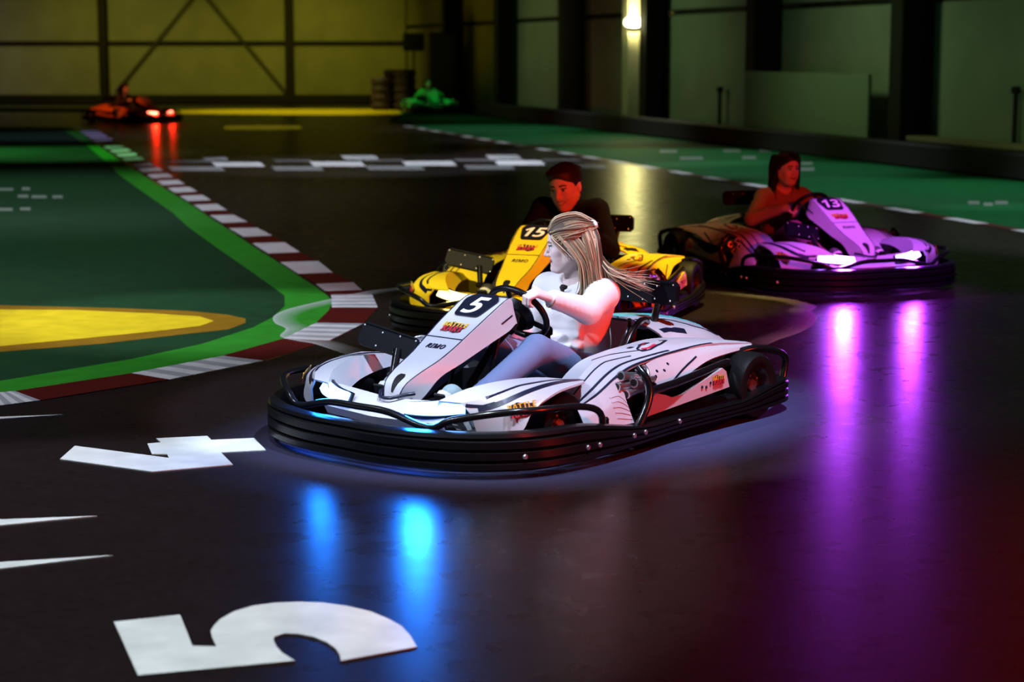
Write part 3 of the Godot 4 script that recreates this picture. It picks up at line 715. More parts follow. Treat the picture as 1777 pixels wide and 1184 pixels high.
# ---------------------------------------------------------------- mesh helpers
class Geo:
	var v := PackedVector3Array()
	var n := PackedVector3Array()
	var c := PackedColorArray()
	var tint := Color(1, 1, 1)
	var colored := false

	# a closed solid or thin sheet from points and triangles; edges sharper than crease stay sharp
	func solid(p: PackedVector3Array, t: PackedInt32Array, crease := 38.0) -> void:
		var vol := 0.0
		var mid := Vector3.ZERO
		for q in p:
			mid += q
		mid /= float(maxi(p.size(), 1))
		for i in range(0, t.size(), 3):
			vol += (p[t[i]] - mid).dot((p[t[i + 1]] - mid).cross(p[t[i + 2]] - mid))
		var swap := vol < 0.0
		var nf := t.size() / 3
		var fn := PackedVector3Array()
		fn.resize(nf)
		var around := []
		around.resize(p.size())
		for i in p.size():
			around[i] = PackedInt32Array()
		for f in nf:
			var a := t[f * 3]
			var b := t[f * 3 + 1]
			var d := t[f * 3 + 2]
			if swap:
				t[f * 3 + 1] = d
				t[f * 3 + 2] = b
				b = t[f * 3 + 1]
				d = t[f * 3 + 2]
			fn[f] = (p[b] - p[a]).cross(p[d] - p[a])
			around[a].append(f)
			around[b].append(f)
			around[d].append(f)
		var limit := cos(deg_to_rad(crease))
		for f in nf:
			var own := fn[f].normalized()
			if own == Vector3.ZERO:
				continue
			for k in [0, 2, 1]:
				var at := t[f * 3 + k]
				var sum := Vector3.ZERO
				for g in around[at]:
					if fn[g].normalized().dot(own) >= limit:
						sum += fn[g]
				v.append(p[at])
				n.append(sum.normalized() if sum != Vector3.ZERO else own)
				c.append(tint)

	func mesh() -> ArrayMesh:
		var a := []
		a.resize(Mesh.ARRAY_MAX)
		a[Mesh.ARRAY_VERTEX] = v
		a[Mesh.ARRAY_NORMAL] = n
		if colored:
			a[Mesh.ARRAY_COLOR] = c
		var m := ArrayMesh.new()
		if v.size():
			m.add_surface_from_arrays(Mesh.PRIMITIVE_TRIANGLES, a)
		return m

	# rows of points joined to a closed skin: ring closes each row, loop joins the last row to the first
	func skin(rows: Array, ring := true, loop := false, caps := true, crease := 38.0) -> void:
		var w: int = rows[0].size()
		var p := PackedVector3Array()
		for r in rows:
			p.append_array(PackedVector3Array(r))
		var t := PackedInt32Array()
		var h := rows.size()
		for i in (h if loop else h - 1):
			var i2 := (i + 1) % h
			for j in (w if ring else w - 1):
				var j2 := (j + 1) % w
				t.append_array([i * w + j, i2 * w + j, i2 * w + j2, i * w + j, i2 * w + j2, i * w + j2])
		if caps and not loop:
			for e in [0, h - 1]:
				var m := Vector3.ZERO
				for j in w:
					m += p[e * w + j]
				p.append(m / float(w))
				var k := p.size() - 1
				for j in w:
					var j2 := (j + 1) % w
					if e == 0:
						t.append_array([k, e * w + j, e * w + j2])
					else:
						t.append_array([k, e * w + j2, e * w + j])
		solid(p, t, crease)

	func tube(path: Array, r, sides := 8, loop := false, crease := 50.0) -> void:
		var rows := []
		var m := path.size()
		var up := Vector3.ZERO
		for i in m:
			var a: Vector3 = path[(i - 1 + m) % m] if loop else path[maxi(i - 1, 0)]
			var b: Vector3 = path[(i + 1) % m] if loop else path[mini(i + 1, m - 1)]
			var d := (b - a).normalized()
			if up == Vector3.ZERO:
				up = d.cross(Vector3(0.31, 0.9, 0.2)).normalized()
			up = (up - d * up.dot(d)).normalized()
			var s := d.cross(up)
			var rr: float = r[i] if r is Array or r is PackedFloat32Array else r
			var row := []
			for j in sides:
				var q := TAU * j / sides
				row.append(path[i] + (up * cos(q) + s * sin(q)) * rr)
			rows.append(row)
		skin(rows, true, loop, true, crease)

	# profile of (radius, height) turned round the Y axis of xf
	func lathe(profile: Array, xf: Transform3D, sides := 24, crease := 38.0, closed := false) -> void:
		var rows := []
		for q in profile:
			var row := []
			for j in sides:
				var a := TAU * j / sides
				row.append(xf * Vector3(q.x * cos(a), q.y, q.x * sin(a)))
			rows.append(row)
		skin(rows, true, closed, not closed, crease)

	func box(mid: Vector3, size: Vector3, bevel := 0.004, basis := Basis()) -> void:
		var e := size * 0.5
		bevel = minf(bevel, minf(e.x, minf(e.y, e.z)) * 0.9)
		var p := PackedVector3Array()
		var corner := {}
		for x in [-1, 1]:
			for y in [-1, 1]:
				for z in [-1, 1]:
					corner[Vector3i(x, y, z)] = p.size()
					p.append(mid + basis * Vector3(x * e.x, y * (e.y - bevel), z * (e.z - bevel)))
					p.append(mid + basis * Vector3(x * (e.x - bevel), y * e.y, z * (e.z - bevel)))
					p.append(mid + basis * Vector3(x * (e.x - bevel), y * (e.y - bevel), z * e.z))
		var t := PackedInt32Array()
		for ax in 3:
			var b1 := (ax + 1) % 3
			var b2 := (ax + 2) % 3
			for s in [-1, 1]:
				var q := []
				for k in [[-1, -1], [1, -1], [1, 1], [-1, 1]]:
					var w := Vector3i.ZERO
					w[ax] = s
					w[b1] = k[0]
					w[b2] = k[1]
					q.append(corner[w] + ax)
				_quad(t, q, s < 0)
			for s1 in [-1, 1]:
				for s2 in [-1, 1]:
					var q := []
					for k in [[-1, 0], [1, 0], [1, 1], [-1, 1]]:
						var w := Vector3i.ZERO
						w[ax] = k[0]
						w[b1] = s1
						w[b2] = s2
						q.append(corner[w] + (b1 if k[1] == 0 else b2))
					_quad(t, q, s1 * s2 < 0)
		for w in corner:
			var o: int = corner[w]
			if w.x * w.y * w.z > 0:
				t.append_array([o, o + 1, o + 2])
			else:
				t.append_array([o, o + 2, o + 1])
		solid(p, t, 20.0)

	func _quad(t: PackedInt32Array, q: Array, flip: bool) -> void:
		if flip:
			q.reverse()
		t.append_array([q[0], q[1], q[2], q[0], q[2], q[3]])

	# a flat outline (x, y of xf) made thick along z of xf
	func prism(outline: Array, depth: float, xf: Transform3D) -> void:
		var flat := PackedVector2Array(outline)
		if Geometry2D.is_polygon_clockwise(flat) == Geometry2D.is_polygon_clockwise(PackedVector2Array([Vector2(0, 0), Vector2(1, 0), Vector2(1, 1)])):
			pass
		else:
			flat.reverse()
		var tri := Geometry2D.triangulate_polygon(flat)
		var w := flat.size()
		var p := PackedVector3Array()
		for z in [0.0, depth]:
			for q in flat:
				p.append(xf * Vector3(q.x, q.y, z))
		var t := PackedInt32Array()
		for i in range(0, tri.size(), 3):
			var a := tri[i]
			var b := tri[i + 1]
			var d := tri[i + 2]
			if (flat[b] - flat[a]).cross(flat[d] - flat[a]) < 0.0:
				b = tri[i + 2]
				d = tri[i + 1]
			t.append_array([a, d, b, a + w, b + w, d + w])
		for i in w:
			var j := (i + 1) % w
			t.append_array([i, j, j + w, i, j + w, i + w])
		solid(p, t, 15.0)

	# a sheet of some thickness from a grid of points
	func sheet(g: Array, thick: float, crease := 32.0) -> void:
		var h := g.size()
		var w: int = g[0].size()
		var p := PackedVector3Array()
		for i in h:
			for j in w:
				p.append(g[i][j])
		for i in h:
			for j in w:
				p.append(g[i][j] - grid_normal(g, i, j) * thick)
		var t := PackedInt32Array()
		var o := h * w
		for i in h - 1:
			for j in w - 1:
				var a := i * w + j
				t.append_array([a, a + w, a + w + 1, a, a + w + 1, a + 1])
				a += o
				t.append_array([a, a + w + 1, a + w, a, a + 1, a + w + 1])
		for i in h - 1:
			var a := i * w
			t.append_array([a, o + a + w, a + w, a, o + a, o + a + w])
			a += w - 1
			t.append_array([a, a + w, o + a + w, a, o + a + w, o + a])
		for j in w - 1:
			var a := j
			t.append_array([a, a + 1, o + a + 1, a, o + a + 1, o + a])
			a += (h - 1) * w
			t.append_array([a, o + a + 1, a + 1, a, o + a, o + a + 1])
		solid(p, t, crease)

	static func grid_normal(g: Array, i: int, j: int) -> Vector3:
		var h := g.size()
		var w: int = g[0].size()
		var du: Vector3 = g[mini(i + 1, h - 1)][j] - g[maxi(i - 1, 0)][j]
		var dv: Vector3 = g[i][mini(j + 1, w - 1)] - g[i][maxi(j - 1, 0)]
		return du.cross(dv).normalized()

	# a flat raised band along points with normals, e.g. a printed line on a panel
	func band(pts: Array, nrm: Array, width: float, lift := 0.0022) -> void:
		var rows := []
		var m := pts.size()
		for i in m:
			var d: Vector3 = (pts[mini(i + 1, m - 1)] - pts[maxi(i - 1, 0)]).normalized()
			var s: Vector3 = d.cross(nrm[i]).normalized() * width * 0.5
			var up: Vector3 = nrm[i] * lift
			var o: Vector3 = pts[i]
			rows.append([o - s - up, o + s - up, o + s + up, o - s + up])
		skin(rows, true, false, true, 20.0)


# smooth curve through control points
static func spline(a: Array, steps: int) -> Array:
	var out := []
	var m := a.size()
	for i in m - 1:
		for k in steps:
			out.append(cat(a[maxi(i - 1, 0)], a[i], a[i + 1], a[mini(i + 2, m - 1)], float(k) / steps))
	out.append(a[m - 1])
	return out

static func cat(a, b, c, d, t: float):
	return 0.5 * ((2.0 * b) + (c - a) * t + (2.0 * a - 5.0 * b + 4.0 * c - d) * t * t + (3.0 * b - a - 3.0 * c + d) * t * t * t)

static func ring_spline(a: Array, steps: int) -> Array:
	var out := []
	var m := a.size()
	for i in m:
		for k in steps:
			out.append(cat(a[(i - 1 + m) % m], a[i], a[(i + 1) % m], a[(i + 2) % m], float(k) / steps))
	return out

# control grid -> fine grid: smooth along the rows' direction, smooth or straight across
static func refine(g: Array, su: int, sv: int, soft := false) -> Array:
	var cols := []
	for j in g[0].size():
		var line := []
		for i in g.size():
			line.append(g[i][j])
		cols.append(spline(line, su))
	var out := []
	for i in cols[0].size():
		var row := []
		for j in cols.size():
			row.append(cols[j][i])
		var fine := []
		if soft:
			fine = spline(row, sv)
		else:
			for j in row.size() - 1:
				for k in sv:
					fine.append(row[j].lerp(row[j + 1], float(k) / sv))
			fine.append(row[-1])
		out.append(fine)
	return out

# point and normal at (s, t) in 0..1 of a fine grid
static func on_grid(g: Array, s: float, t: float) -> Array:
	var fi := clampf(s, 0, 1) * (g.size() - 1)
	var fj: float = clampf(t, 0, 1) * (g[0].size() - 1)
	var i := mini(int(fi), g.size() - 2)
	var j: int = mini(int(fj), g[0].size() - 2)
	var a: Vector3 = g[i][j].lerp(g[i + 1][j], fi - i)
	var b: Vector3 = g[i][j + 1].lerp(g[i + 1][j + 1], fi - i)
	var du: Vector3 = g[i + 1][j] - g[i][j]
	var dv: Vector3 = g[i][j + 1] - g[i][j]
	return [a.lerp(b, fj - j), du.cross(dv).normalized()]

static func grid_band(geo: Geo, g: Array, line: Array, width: float, sgn: float) -> void:
	var pts := []
	var nrm := []
	for k in line.size() - 1:
		for i in 8:
			var q: Vector2 = line[k].lerp(line[k + 1], i / 8.0)
			var r := on_grid(g, q.x, q.y)
			pts.append(r[0])
			nrm.append(r[1] * sgn)
	var last := on_grid(g, line[-1].x, line[-1].y)
	pts.append(last[0])
	nrm.append(last[1] * sgn)
	geo.band(pts, nrm, width)


# a field of distances on a grid; blobs join smoothly, surface nets mesh it
class Field:
	var o: Vector3
	var h: float
	var nx: int
	var ny: int
	var nz: int
	var f := PackedFloat32Array()

	func _init(lo: Vector3, hi: Vector3, cell: float) -> void:
		o = lo
		h = cell
		nx = int((hi.x - lo.x) / cell) + 2
		ny = int((hi.y - lo.y) / cell) + 2
		nz = int((hi.z - lo.z) / cell) + 2
		f.resize(nx * ny * nz)
		f.fill(0.05)

	func span(lo: Vector3, hi: Vector3) -> Array:
		var a := Vector3i(((lo - o) / h).floor())
		var b := Vector3i(((hi - o) / h).ceil())
		return [maxi(a.x, 0), maxi(a.y, 0), maxi(a.z, 0), mini(b.x, nx - 1), mini(b.y, ny - 1), mini(b.z, nz - 1)]

	func capsule(a: Vector3, b: Vector3, ra: float, rb: float, k := 0.02, cut := false) -> void:
		var m := maxf(ra, rb) + k + h * 2.0
		var e := Vector3(m, m, m)
		var s := span(a.min(b) - e, a.max(b) + e)
		var ba := b - a
		var bb := maxf(ba.length_squared(), 1e-9)
		var ik := 1.0 / k
		for z in range(s[2], s[5] + 1):
			for y in range(s[1], s[4] + 1):
				var at := (z * ny + y) * nx
				for x in range(s[0], s[3] + 1):
					var p := Vector3(o.x + x * h, o.y + y * h, o.z + z * h) - a
					var t := clampf(p.dot(ba) / bb, 0.0, 1.0)
					var d := (p - ba * t).length() - ra - (rb - ra) * t
					_join(at + x, d, k, ik, cut)

	func ball(mid: Vector3, r: Vector3, k := 0.02, basis := Basis(), cut := false) -> void:
		var m := maxf(r.x, maxf(r.y, r.z)) + k + h * 2.0
		var e := Vector3(m, m, m)
		var s := span(mid - e, mid + e)
		var inv := basis.transposed()
		var least := minf(r.x, minf(r.y, r.z))
		var ik := 1.0 / k
		for z in range(s[2], s[5] + 1):
			for y in range(s[1], s[4] + 1):
				var at := (z * ny + y) * nx
				for x in range(s[0], s[3] + 1):
					var q := inv * (Vector3(o.x + x * h, o.y + y * h, o.z + z * h) - mid)
					var l := (q / r).length()
					var g := (q / (r * r)).length()
					var d := l * (l - 1.0) / g if g > 1e-6 else -least
					_join(at + x, d, k, ik, cut)

	func _join(i: int, d: float, k: float, ik: float, cut: bool) -> void:
		var w := f[i]
		if cut:
			d = -d
			var u := maxf(k - absf(w - d), 0.0) * ik
			f[i] = maxf(w, d) + u * u * k * 0.25
		else:
			var u := maxf(k - absf(w - d), 0.0) * ik
			f[i] = minf(w, d) - u * u * k * 0.25

	# adds the surface to geo; paint(point) gives a colour
	func into(geo: Geo, xf := Transform3D(), paint = null) -> void:
		var p := PackedVector3Array()
		var nn := PackedVector3Array()
		var id := PackedInt32Array()
		id.resize(nx * ny * nz)
		id.fill(-1)
		var lim := h * 1.8
		var sx := 1
		var sy := nx
		var sz := nx * ny
		var co := [0, sx, sy, sx + sy, sz, sx + sz, sy + sz, sx + sy + sz]
		var edges := [[0, 1], [0, 2], [0, 4], [1, 3], [1, 5], [2, 3], [2, 6], [3, 7], [4, 5], [4, 6], [5, 7], [6, 7]]
		for z in nz - 1:
			for y in ny - 1:
				var at := (z * ny + y) * nx
				for x in nx - 1:
					var i := at + x
					if absf(f[i]) > lim:
						continue
					var inside := 0
					for q in co:
						if f[i + q] < 0.0:
							inside += 1
					if inside == 0 or inside == 8:
						continue
					var sum := Vector3.ZERO
					var cnt := 0
					for e in edges:
						var fa := f[i + co[e[0]]]
						var fb := f[i + co[e[1]]]
						if (fa < 0.0) != (fb < 0.0):
							var t := fa / (fa - fb)
							var a := Vector3(e[0] & 1, (e[0] >> 1) & 1, e[0] >> 2)
							var b := Vector3(e[1] & 1, (e[1] >> 1) & 1, e[1] >> 2)
							sum += a.lerp(b, t)
							cnt += 1
					id[i] = p.size()
					p.append(o + (Vector3(x, y, z) + sum / float(cnt)) * h)
					nn.append(Vector3.ZERO)
		var t := PackedInt32Array()
		for z in range(1, nz - 1):
			for y in range(1, ny - 1):
				var at := (z * ny + y) * nx
				for x in range(1, nx - 1):
					var i := at + x
					if id[i] < 0 and absf(f[i]) > lim:
						continue
					var neg := f[i] < 0.0
					for ax in 3:
						var st: int = [sx, sy, sz][ax]
						if (f[i + st] < 0.0) == neg:
							continue
						var u: int = [sy, sz, sx][ax]
						var w: int = [sz, sx, sy][ax]
						var q := [id[i - u - w], id[i - w], id[i], id[i - u]]
						if q.min() < 0:
							continue
						if not neg:
							q.reverse()
						t.append_array([q[0], q[1], q[2], q[0], q[2], q[3]])
		for i in range(0, t.size(), 3):
			var g := (p[t[i + 1]] - p[t[i]]).cross(p[t[i + 2]] - p[t[i]])
			nn[t[i]] += g
			nn[t[i + 1]] += g
			nn[t[i + 2]] += g
		var colors := PackedColorArray()
		for i in p.size():
			colors.append(paint.call(p[i]) if paint != null else geo.tint)
		for i in range(0, t.size(), 3):
			for k in [0, 2, 1]:
				var q := t[i + k]
				geo.v.append(xf * p[q])
				geo.n.append((xf.basis * nn[q]).normalized())
				geo.c.append(colors[q])

# ---------------------------------------------------------------- the kart: x forward, y up, z to its right; l below counts from the middle outwards
static func P(u: float, h: float, l: float, s := 1.0) -> Vector3:
	return Vector3(u, h, l * s)

static func side_rows(rows: Array, s: float) -> Array:
	var out := []
	for r in rows:
		var row := []
		for q in r:
			row.append(Vector3(q[0], q[1], q[2] * s))
		out.append(row)
	return out

static func sym(pts: Array) -> Array:   # half outline (l >= 0, from the nose back) -> closed loop
	var out := pts.duplicate()
	for i in range(pts.size() - 2, 0, -1):
		out.append(Vector3(pts[i].x, pts[i].y, -pts[i].z))
	return out

func make_kart(called: String, label: String, paint: Material, glow: Material, number: String, ink: Material, plate_ink: Material) -> Node3D:
	var k := thing(called, label, "kart")
	# ---- chassis
	var g := Geo.new()
	g.prism([Vector2(1.02, 0.24), Vector2(0.92, 0.36), Vector2(0.78, 0.38), Vector2(0.36, 0.40), Vector2(0.30, 0.62), Vector2(-0.38, 0.60), Vector2(-0.46, 0.42), Vector2(-0.92, 0.42), Vector2(-0.92, -0.42), Vector2(-0.46, -0.42), Vector2(-0.38, -0.60), Vector2(0.30, -0.62), Vector2(0.36, -0.40), Vector2(0.78, -0.38), Vector2(0.92, -0.36), Vector2(1.02, -0.24)], 0.03, Transform3D(Basis(Vector3(1, 0, 0), Vector3(0, 0, -1), Vector3(0, 1, 0)), Vector3(0, 0.05, 0)))
	for s in [-1.0, 1.0]:
		g.tube([P(0.95, 0.085, 0.2, s), P(0.5, 0.085, 0.3, s), P(0.0, 0.085, 0.36, s), P(-0.9, 0.085, 0.36, s)], 0.016)
		g.tube([P(0.589, 0.137, 0.0, s), P(0.589, 0.137, 0.49, s)], 0.014)
		g.box(P(-0.14, 0.15, 0.45, s), Vector3(0.56, 0.16, 0.2), 0.02)     # battery box
	g.tube([P(-0.622, 0.148, -0.52), P(-0.622, 0.148, 0.52)], 0.02)
	g.box(P(-0.68, 0.2, 0.0), Vector3(0.34, 0.2, 0.44), 0.02)
	part("chassis", g, M.frame, k)
	# ---- bumper band round the whole kart, with three ribs in front
	var half := []
	for q in [[1.22, 0.0], [1.215, 0.2], [1.16, 0.42], [1.06, 0.585], [0.9, 0.70], [0.66, 0.745], [0.36, 0.735], [0.0, 0.69], [-0.4, 0.675], [-0.72, 0.67], [-0.9, 0.62], [-0.985, 0.48], [-1.01, 0.25], [-1.015, 0.0]]:
		half.append(Vector3(q[0], 0, q[1]))
	var loop := ring_spline(sym(half), 4)
	var rows := []
	var n := loop.size()
	for i in n:
		var d: Vector3 = (loop[(i + 1) % n] - loop[(i - 1 + n) % n]).normalized()
		var out := Vector3(d.z, 0, -d.x)
		if out.dot(loop[i] - Vector3(0.1, 0, 0)) < 0:
			out = -out
		var f := smoothstep(0.15, 0.75, loop[i].x)
		var r := smoothstep(-0.45, -0.8, loop[i].x)
		var top := 0.105 + 0.075 * f + 0.05 * r
		var bot := 0.03 + 0.012 * (1.0 - f)
		var row := []
		for q in [[-0.03, 0.0], [0.0, 0.0], [0.022, 0.08], [0.022, 0.22], [0.006, 0.27], [0.022, 0.32], [0.022, 0.5], [0.006, 0.55], [0.022, 0.6], [0.022, 0.78], [0.008, 0.83], [0.018, 0.88], [0.012, 0.97], [-0.004, 1.0], [-0.03, 1.0]]:
			row.append(loop[i] + out * q[0] + Vector3(0, lerpf(bot, top, q[1]), 0))
		rows.append(row)
	g = Geo.new()
	g.skin(rows, true, true, false, 35.0)
	var bumper := part("bumper", g, M.plastic, k)
	g = Geo.new()
	for q in [0.30, 0.36, 0.62, 0.68, 0.02, 0.95]:
		for s in [-1.0, 1.0]:
			var best := 0
			for i in n:
				if absf(loop[i].x - q) + (0.0 if loop[i].z * s > 0 else 9.0) < absf(loop[best].x - q) + (0.0 if loop[best].z * s > 0 else 9.0):
					best = i
			g.lathe([Vector2(0, 0.004), Vector2(0.009, 0.004), Vector2(0.011, 0.0), Vector2(0.011, -0.01)], Transform3D(Basis(Vector3(1, 0, 0), Vector3(0, 0, s), Vector3(0, -s, 0)), Vector3(loop[best].x, 0.088, loop[best].z + 0.024 * s)), 10)
	part("bolt", g, M.chrome, bumper).set_meta("kind", "stuff")
	# ---- wheels
	for w in [[0.589, 0.536, 0.137, 0.12], [-0.622, 0.60, 0.148, 0.16]]:
		for s in [-1.0, 1.0]:
			wheel(k, P(w[0], w[2], w[1], s), w[2], w[3], s)
	# ---- nose, fenders, pods
	for s in [-1.0, 1.0]:
		var fender := refine(side_rows([
			[[1.0, 0.19, 0.27], [1.005, 0.262, 0.31], [0.985, 0.262, 0.41], [0.97, 0.215, 0.45], [0.955, 0.15, 0.46]],
			[[0.90, 0.21, 0.31], [0.91, 0.303, 0.37], [0.885, 0.288, 0.50], [0.88, 0.24, 0.575], [0.875, 0.15, 0.60]],
			[[0.76, 0.24, 0.37], [0.765, 0.322, 0.42], [0.755, 0.305, 0.545], [0.785, 0.272, 0.61], [0.815, 0.235, 0.625]],
			[[0.58, 0.26, 0.41], [0.58, 0.315, 0.45], [0.58, 0.308, 0.55], [0.63, 0.298, 0.605], [0.685, 0.288, 0.625]],
			[[0.40, 0.255, 0.44], [0.40, 0.285, 0.47], [0.41, 0.293, 0.53], [0.455, 0.297, 0.58], [0.525, 0.302, 0.61]]], s), 5, 3)
		g = Geo.new()
		g.sheet(fender, 0.008 * s, 30.0)
		var fd := part("fender", g, paint, k)
		strip(fd, ink, fender, [Vector2(0.18, 0.5), Vector2(0.5, 0.42), Vector2(0.97, 0.42)], 0.012, s)
		strip(fd, ink, fender, [Vector2(0.08, 0.66), Vector2(0.3, 0.6), Vector2(0.6, 0.54), Vector2(0.99, 0.52)], 0.022, s)
		strip(fd, ink, fender, [Vector2(0.02, 0.55), Vector2(0.12, 0.62), Vector2(0.2, 0.6)], 0.012, s)
		var a := on_grid(fender, 0.34, 0.78)
		sticker(fd, a[0] + a[1] * 0.004 * s, a[1] * s, Vector3(s, 0, 0), 0.10)
		# headlight with its lamp
		var lens := refine(side_rows([
			[[1.025, 0.242, 0.165], [1.05, 0.205, 0.165]],
			[[1.015, 0.25, 0.24], [1.04, 0.206, 0.245]],
			[[0.985, 0.262, 0.32], [1.012, 0.212, 0.33]],
			[[0.935, 0.275, 0.385], [0.962, 0.222, 0.405]]], s), 4, 3)
		g = Geo.new()
		g.sheet(lens, 0.012 * s, 30.0)
		var lamp := part("headlight", g, glow, k)
		var mid := Vector3.ZERO
		for row in lens:
			for q in row:
				mid += q / float(lens.size() * lens[0].size())
		var rim := []
		for row in lens:
			var wide := []
			for q in row:
				wide.append(mid + (q - mid) * Vector3(1.1, 1.28, 1.08) + Vector3(-0.014, -0.003, 0))
			rim.append(wide)
		g = Geo.new()
		g.sheet(rim, 0.014 * s, 30.0)
		part("housing", g, M.plastic, lamp)
		# side pod
		var pod := refine(side_rows([
			[[0.45, 0.15, 0.36], [0.50, 0.185, 0.49], [0.525, 0.20, 0.60]],
			[[0.34, 0.255, 0.355], [0.405, 0.283, 0.50], [0.42, 0.24, 0.615]],
			[[0.22, 0.318, 0.35], [0.29, 0.335, 0.48], [0.295, 0.297, 0.615]],
			[[0.08, 0.342, 0.345], [0.15, 0.35, 0.45], [0.17, 0.325, 0.60]],
			[[-0.10, 0.354, 0.34], [-0.07, 0.357, 0.43], [0.0, 0.334, 0.575]],
			[[-0.29, 0.362, 0.34], [-0.26, 0.362, 0.42], [-0.17, 0.338, 0.55]],
			[[-0.52, 0.345, 0.385], [-0.51, 0.348, 0.43], [-0.47, 0.339, 0.53]],
			[[-0.72, 0.318, 0.50], [-0.725, 0.319, 0.53], [-0.725, 0.316, 0.565]]], s), 5, 5)
		g = Geo.new()
		g.sheet(pod, 0.008 * s, 30.0)
		var pd := part("side_pod", g, paint, k)
		strip(pd, ink, pod, [Vector2(0.0, 0.62), Vector2(0.2, 0.62), Vector2(0.36, 0.62), Vector2(0.5, 0.72)], 0.006, s)
		strip(pd, ink, pod, [Vector2(0.02, 0.85), Vector2(0.2, 0.84), Vector2(0.4, 0.84), Vector2(0.7, 0.9)], 0.011, s)
		strip(pd, ink, pod, [Vector2(0.0, 0.99), Vector2(0.4, 0.985), Vector2(0.7, 0.985), Vector2(0.86, 0.97)], 0.010, s)
		strip(pd, ink, pod, [Vector2(0.33, 0.35), Vector2(0.45, 0.5), Vector2(0.6, 0.66)], 0.005, s)
		pod_mark(pd, pod, s)
		# lower front of the pod, ridged
		var low := refine(side_rows([
			[[0.527, 0.20, 0.602], [0.545, 0.17, 0.64], [0.55, 0.125, 0.665]],
			[[0.422, 0.238, 0.617], [0.44, 0.185, 0.66], [0.45, 0.12, 0.685]],
			[[0.297, 0.293, 0.617], [0.34, 0.21, 0.66], [0.35, 0.12, 0.69]],
			[[0.265, 0.265, 0.62], [0.285, 0.2, 0.66], [0.28, 0.12, 0.695]]], s), 5, 6)
		g = Geo.new()
		g.sheet(low, 0.008 * s, 30.0)
		var lw := part("pod_front", g, paint, k)
		for i in 5:
			strip(lw, M.pale_trim if paint == M.white else paint, low, [Vector2(0.5 + i * 0.02, 0.30 + i * 0.13), Vector2(0.8, 0.42 + i * 0.115), Vector2(0.98, 0.5 + i * 0.1)], 0.006, s, "ridge")
		g = Geo.new()
		g.box(on_grid(low, 0.36, 0.8)[0], Vector3(0.03, 0.035, 0.022), 0.008)
		part("vent_cap", g, M.plastic, lw)
		# dark tray under it
		g = Geo.new()
		g.box(P(0.40, 0.10, 0.655, s), Vector3(0.30, 0.055, 0.06), 0.012)
		g.box(P(-0.16, 0.105, 0.61, s), Vector3(0.86, 0.05, 0.10), 0.012)
		part("side_tray", g, M.plastic, k)
		# upper tail strip of the pod with screws
		var tail := refine(side_rows([
			[[0.115, 0.315, 0.60], [0.105, 0.285, 0.625], [0.06, 0.238, 0.645]],
			[[0.0, 0.33, 0.578], [-0.03, 0.28, 0.62], [-0.03, 0.236, 0.645]],
			[[-0.17, 0.334, 0.555], [-0.19, 0.295, 0.60], [-0.16, 0.255, 0.635]],
			[[-0.42, 0.334, 0.538], [-0.41, 0.315, 0.575], [-0.38, 0.292, 0.60]],
			[[-0.72, 0.313, 0.565], [-0.72, 0.308, 0.57], [-0.73, 0.30, 0.57]]], s), 5, 4)
		g = Geo.new()
		g.sheet(tail, 0.008 * s, 30.0)
		var tl := part("tail_panel", g, paint, k)
		strip(tl, ink, tail, [Vector2(0.28, 0.96), Vector2(0.45, 0.7), Vector2(0.62, 0.45)], 0.008, s)
		g = Geo.new()
		for q in [[0.10, 0.62], [0.16, 0.40], [0.24, 0.44], [0.34, 0.28]]:
			g.lathe([Vector2(0, 0.003), Vector2(0.007, 0.002), Vector2(0.008, -0.002)], Transform3D(Basis(Quaternion(Vector3.UP, (on_grid(tail, q[0], q[1])[1] * s).normalized())), on_grid(tail, q[0], q[1])[0]), 8)
		part("screw", g, ink, tl).set_meta("kind", "stuff")
		# lower white panel behind the pipes
		g = Geo.new()
		g.prism([Vector2(0.20, 0.125), Vector2(0.175, 0.19), Vector2(0.11, 0.215), Vector2(0.05, 0.2), Vector2(0.0, 0.182), Vector2(-0.07, 0.187), Vector2(-0.348, 0.262), Vector2(-0.375, 0.245), Vector2(-0.40, 0.175)], 0.012 * s, Transform3D(Basis(), P(0, 0, 0.665, s)))
		var lp := part("side_panel", g, paint, k)
		sticker(lp, P(-0.315, 0.217, 0.668, s) + Vector3(0, 0, 0.012 * s), Vector3(0, 0, s), Vector3(-1, 0, 0) if s < 0 else Vector3(1, 0, 0), 0.075)
		g = Geo.new()
		for q in [[-0.2, 0.2], [-0.23, 0.196], [-0.26, 0.21]]:
			g.box(P(q[0], q[1], 0.679, s), Vector3(0.012, 0.012, 0.004), 0.002)
		part("screw", g, ink, lp).set_meta("kind", "stuff")
		# bundle of four pipes in a dark bowl with a clamp ring
		g = Geo.new()
		g.box(P(0.125, 0.225, 0.575, s), Vector3(0.2, 0.17, 0.06), 0.03)
		part("pipe_recess", g, M.plastic, k)
		for q in [[0.285, 0.302, 0.628], [0.315, 0.262, 0.63], [0.275, 0.228, 0.645], [0.235, 0.272, 0.655]]:
			g = Geo.new()
			var tip := P(q[0], q[1], q[2], s)
			var back := P(q[0] - 0.17, q[1] * 0.6 + 0.1, 0.625, s)
			var dir := (tip - back).normalized()
			g.tube([back, back.lerp(tip, 0.5), tip - dir * 0.014, tip - dir * 0.012, tip], [0.014, 0.016, 0.017, 0.021, 0.021], 12)
			var pipe := part("exhaust_pipe", g, M.chrome, k)
			g = Geo.new()
			g.tube([tip - dir * 0.004, tip + dir * 0.0012], 0.015, 12)
			part("bore", g, M.black, pipe)
		g = Geo.new()
		var arc := []
		for i in 17:
			var q := TAU * i / 16.0
			arc.append(P(0.13 + 0.035 * sin(q), 0.262 + 0.062 * cos(q), 0.63 + 0.05 * sin(q), s))
		arc.pop_back()
		g.tube(arc, 0.007, 8, true)
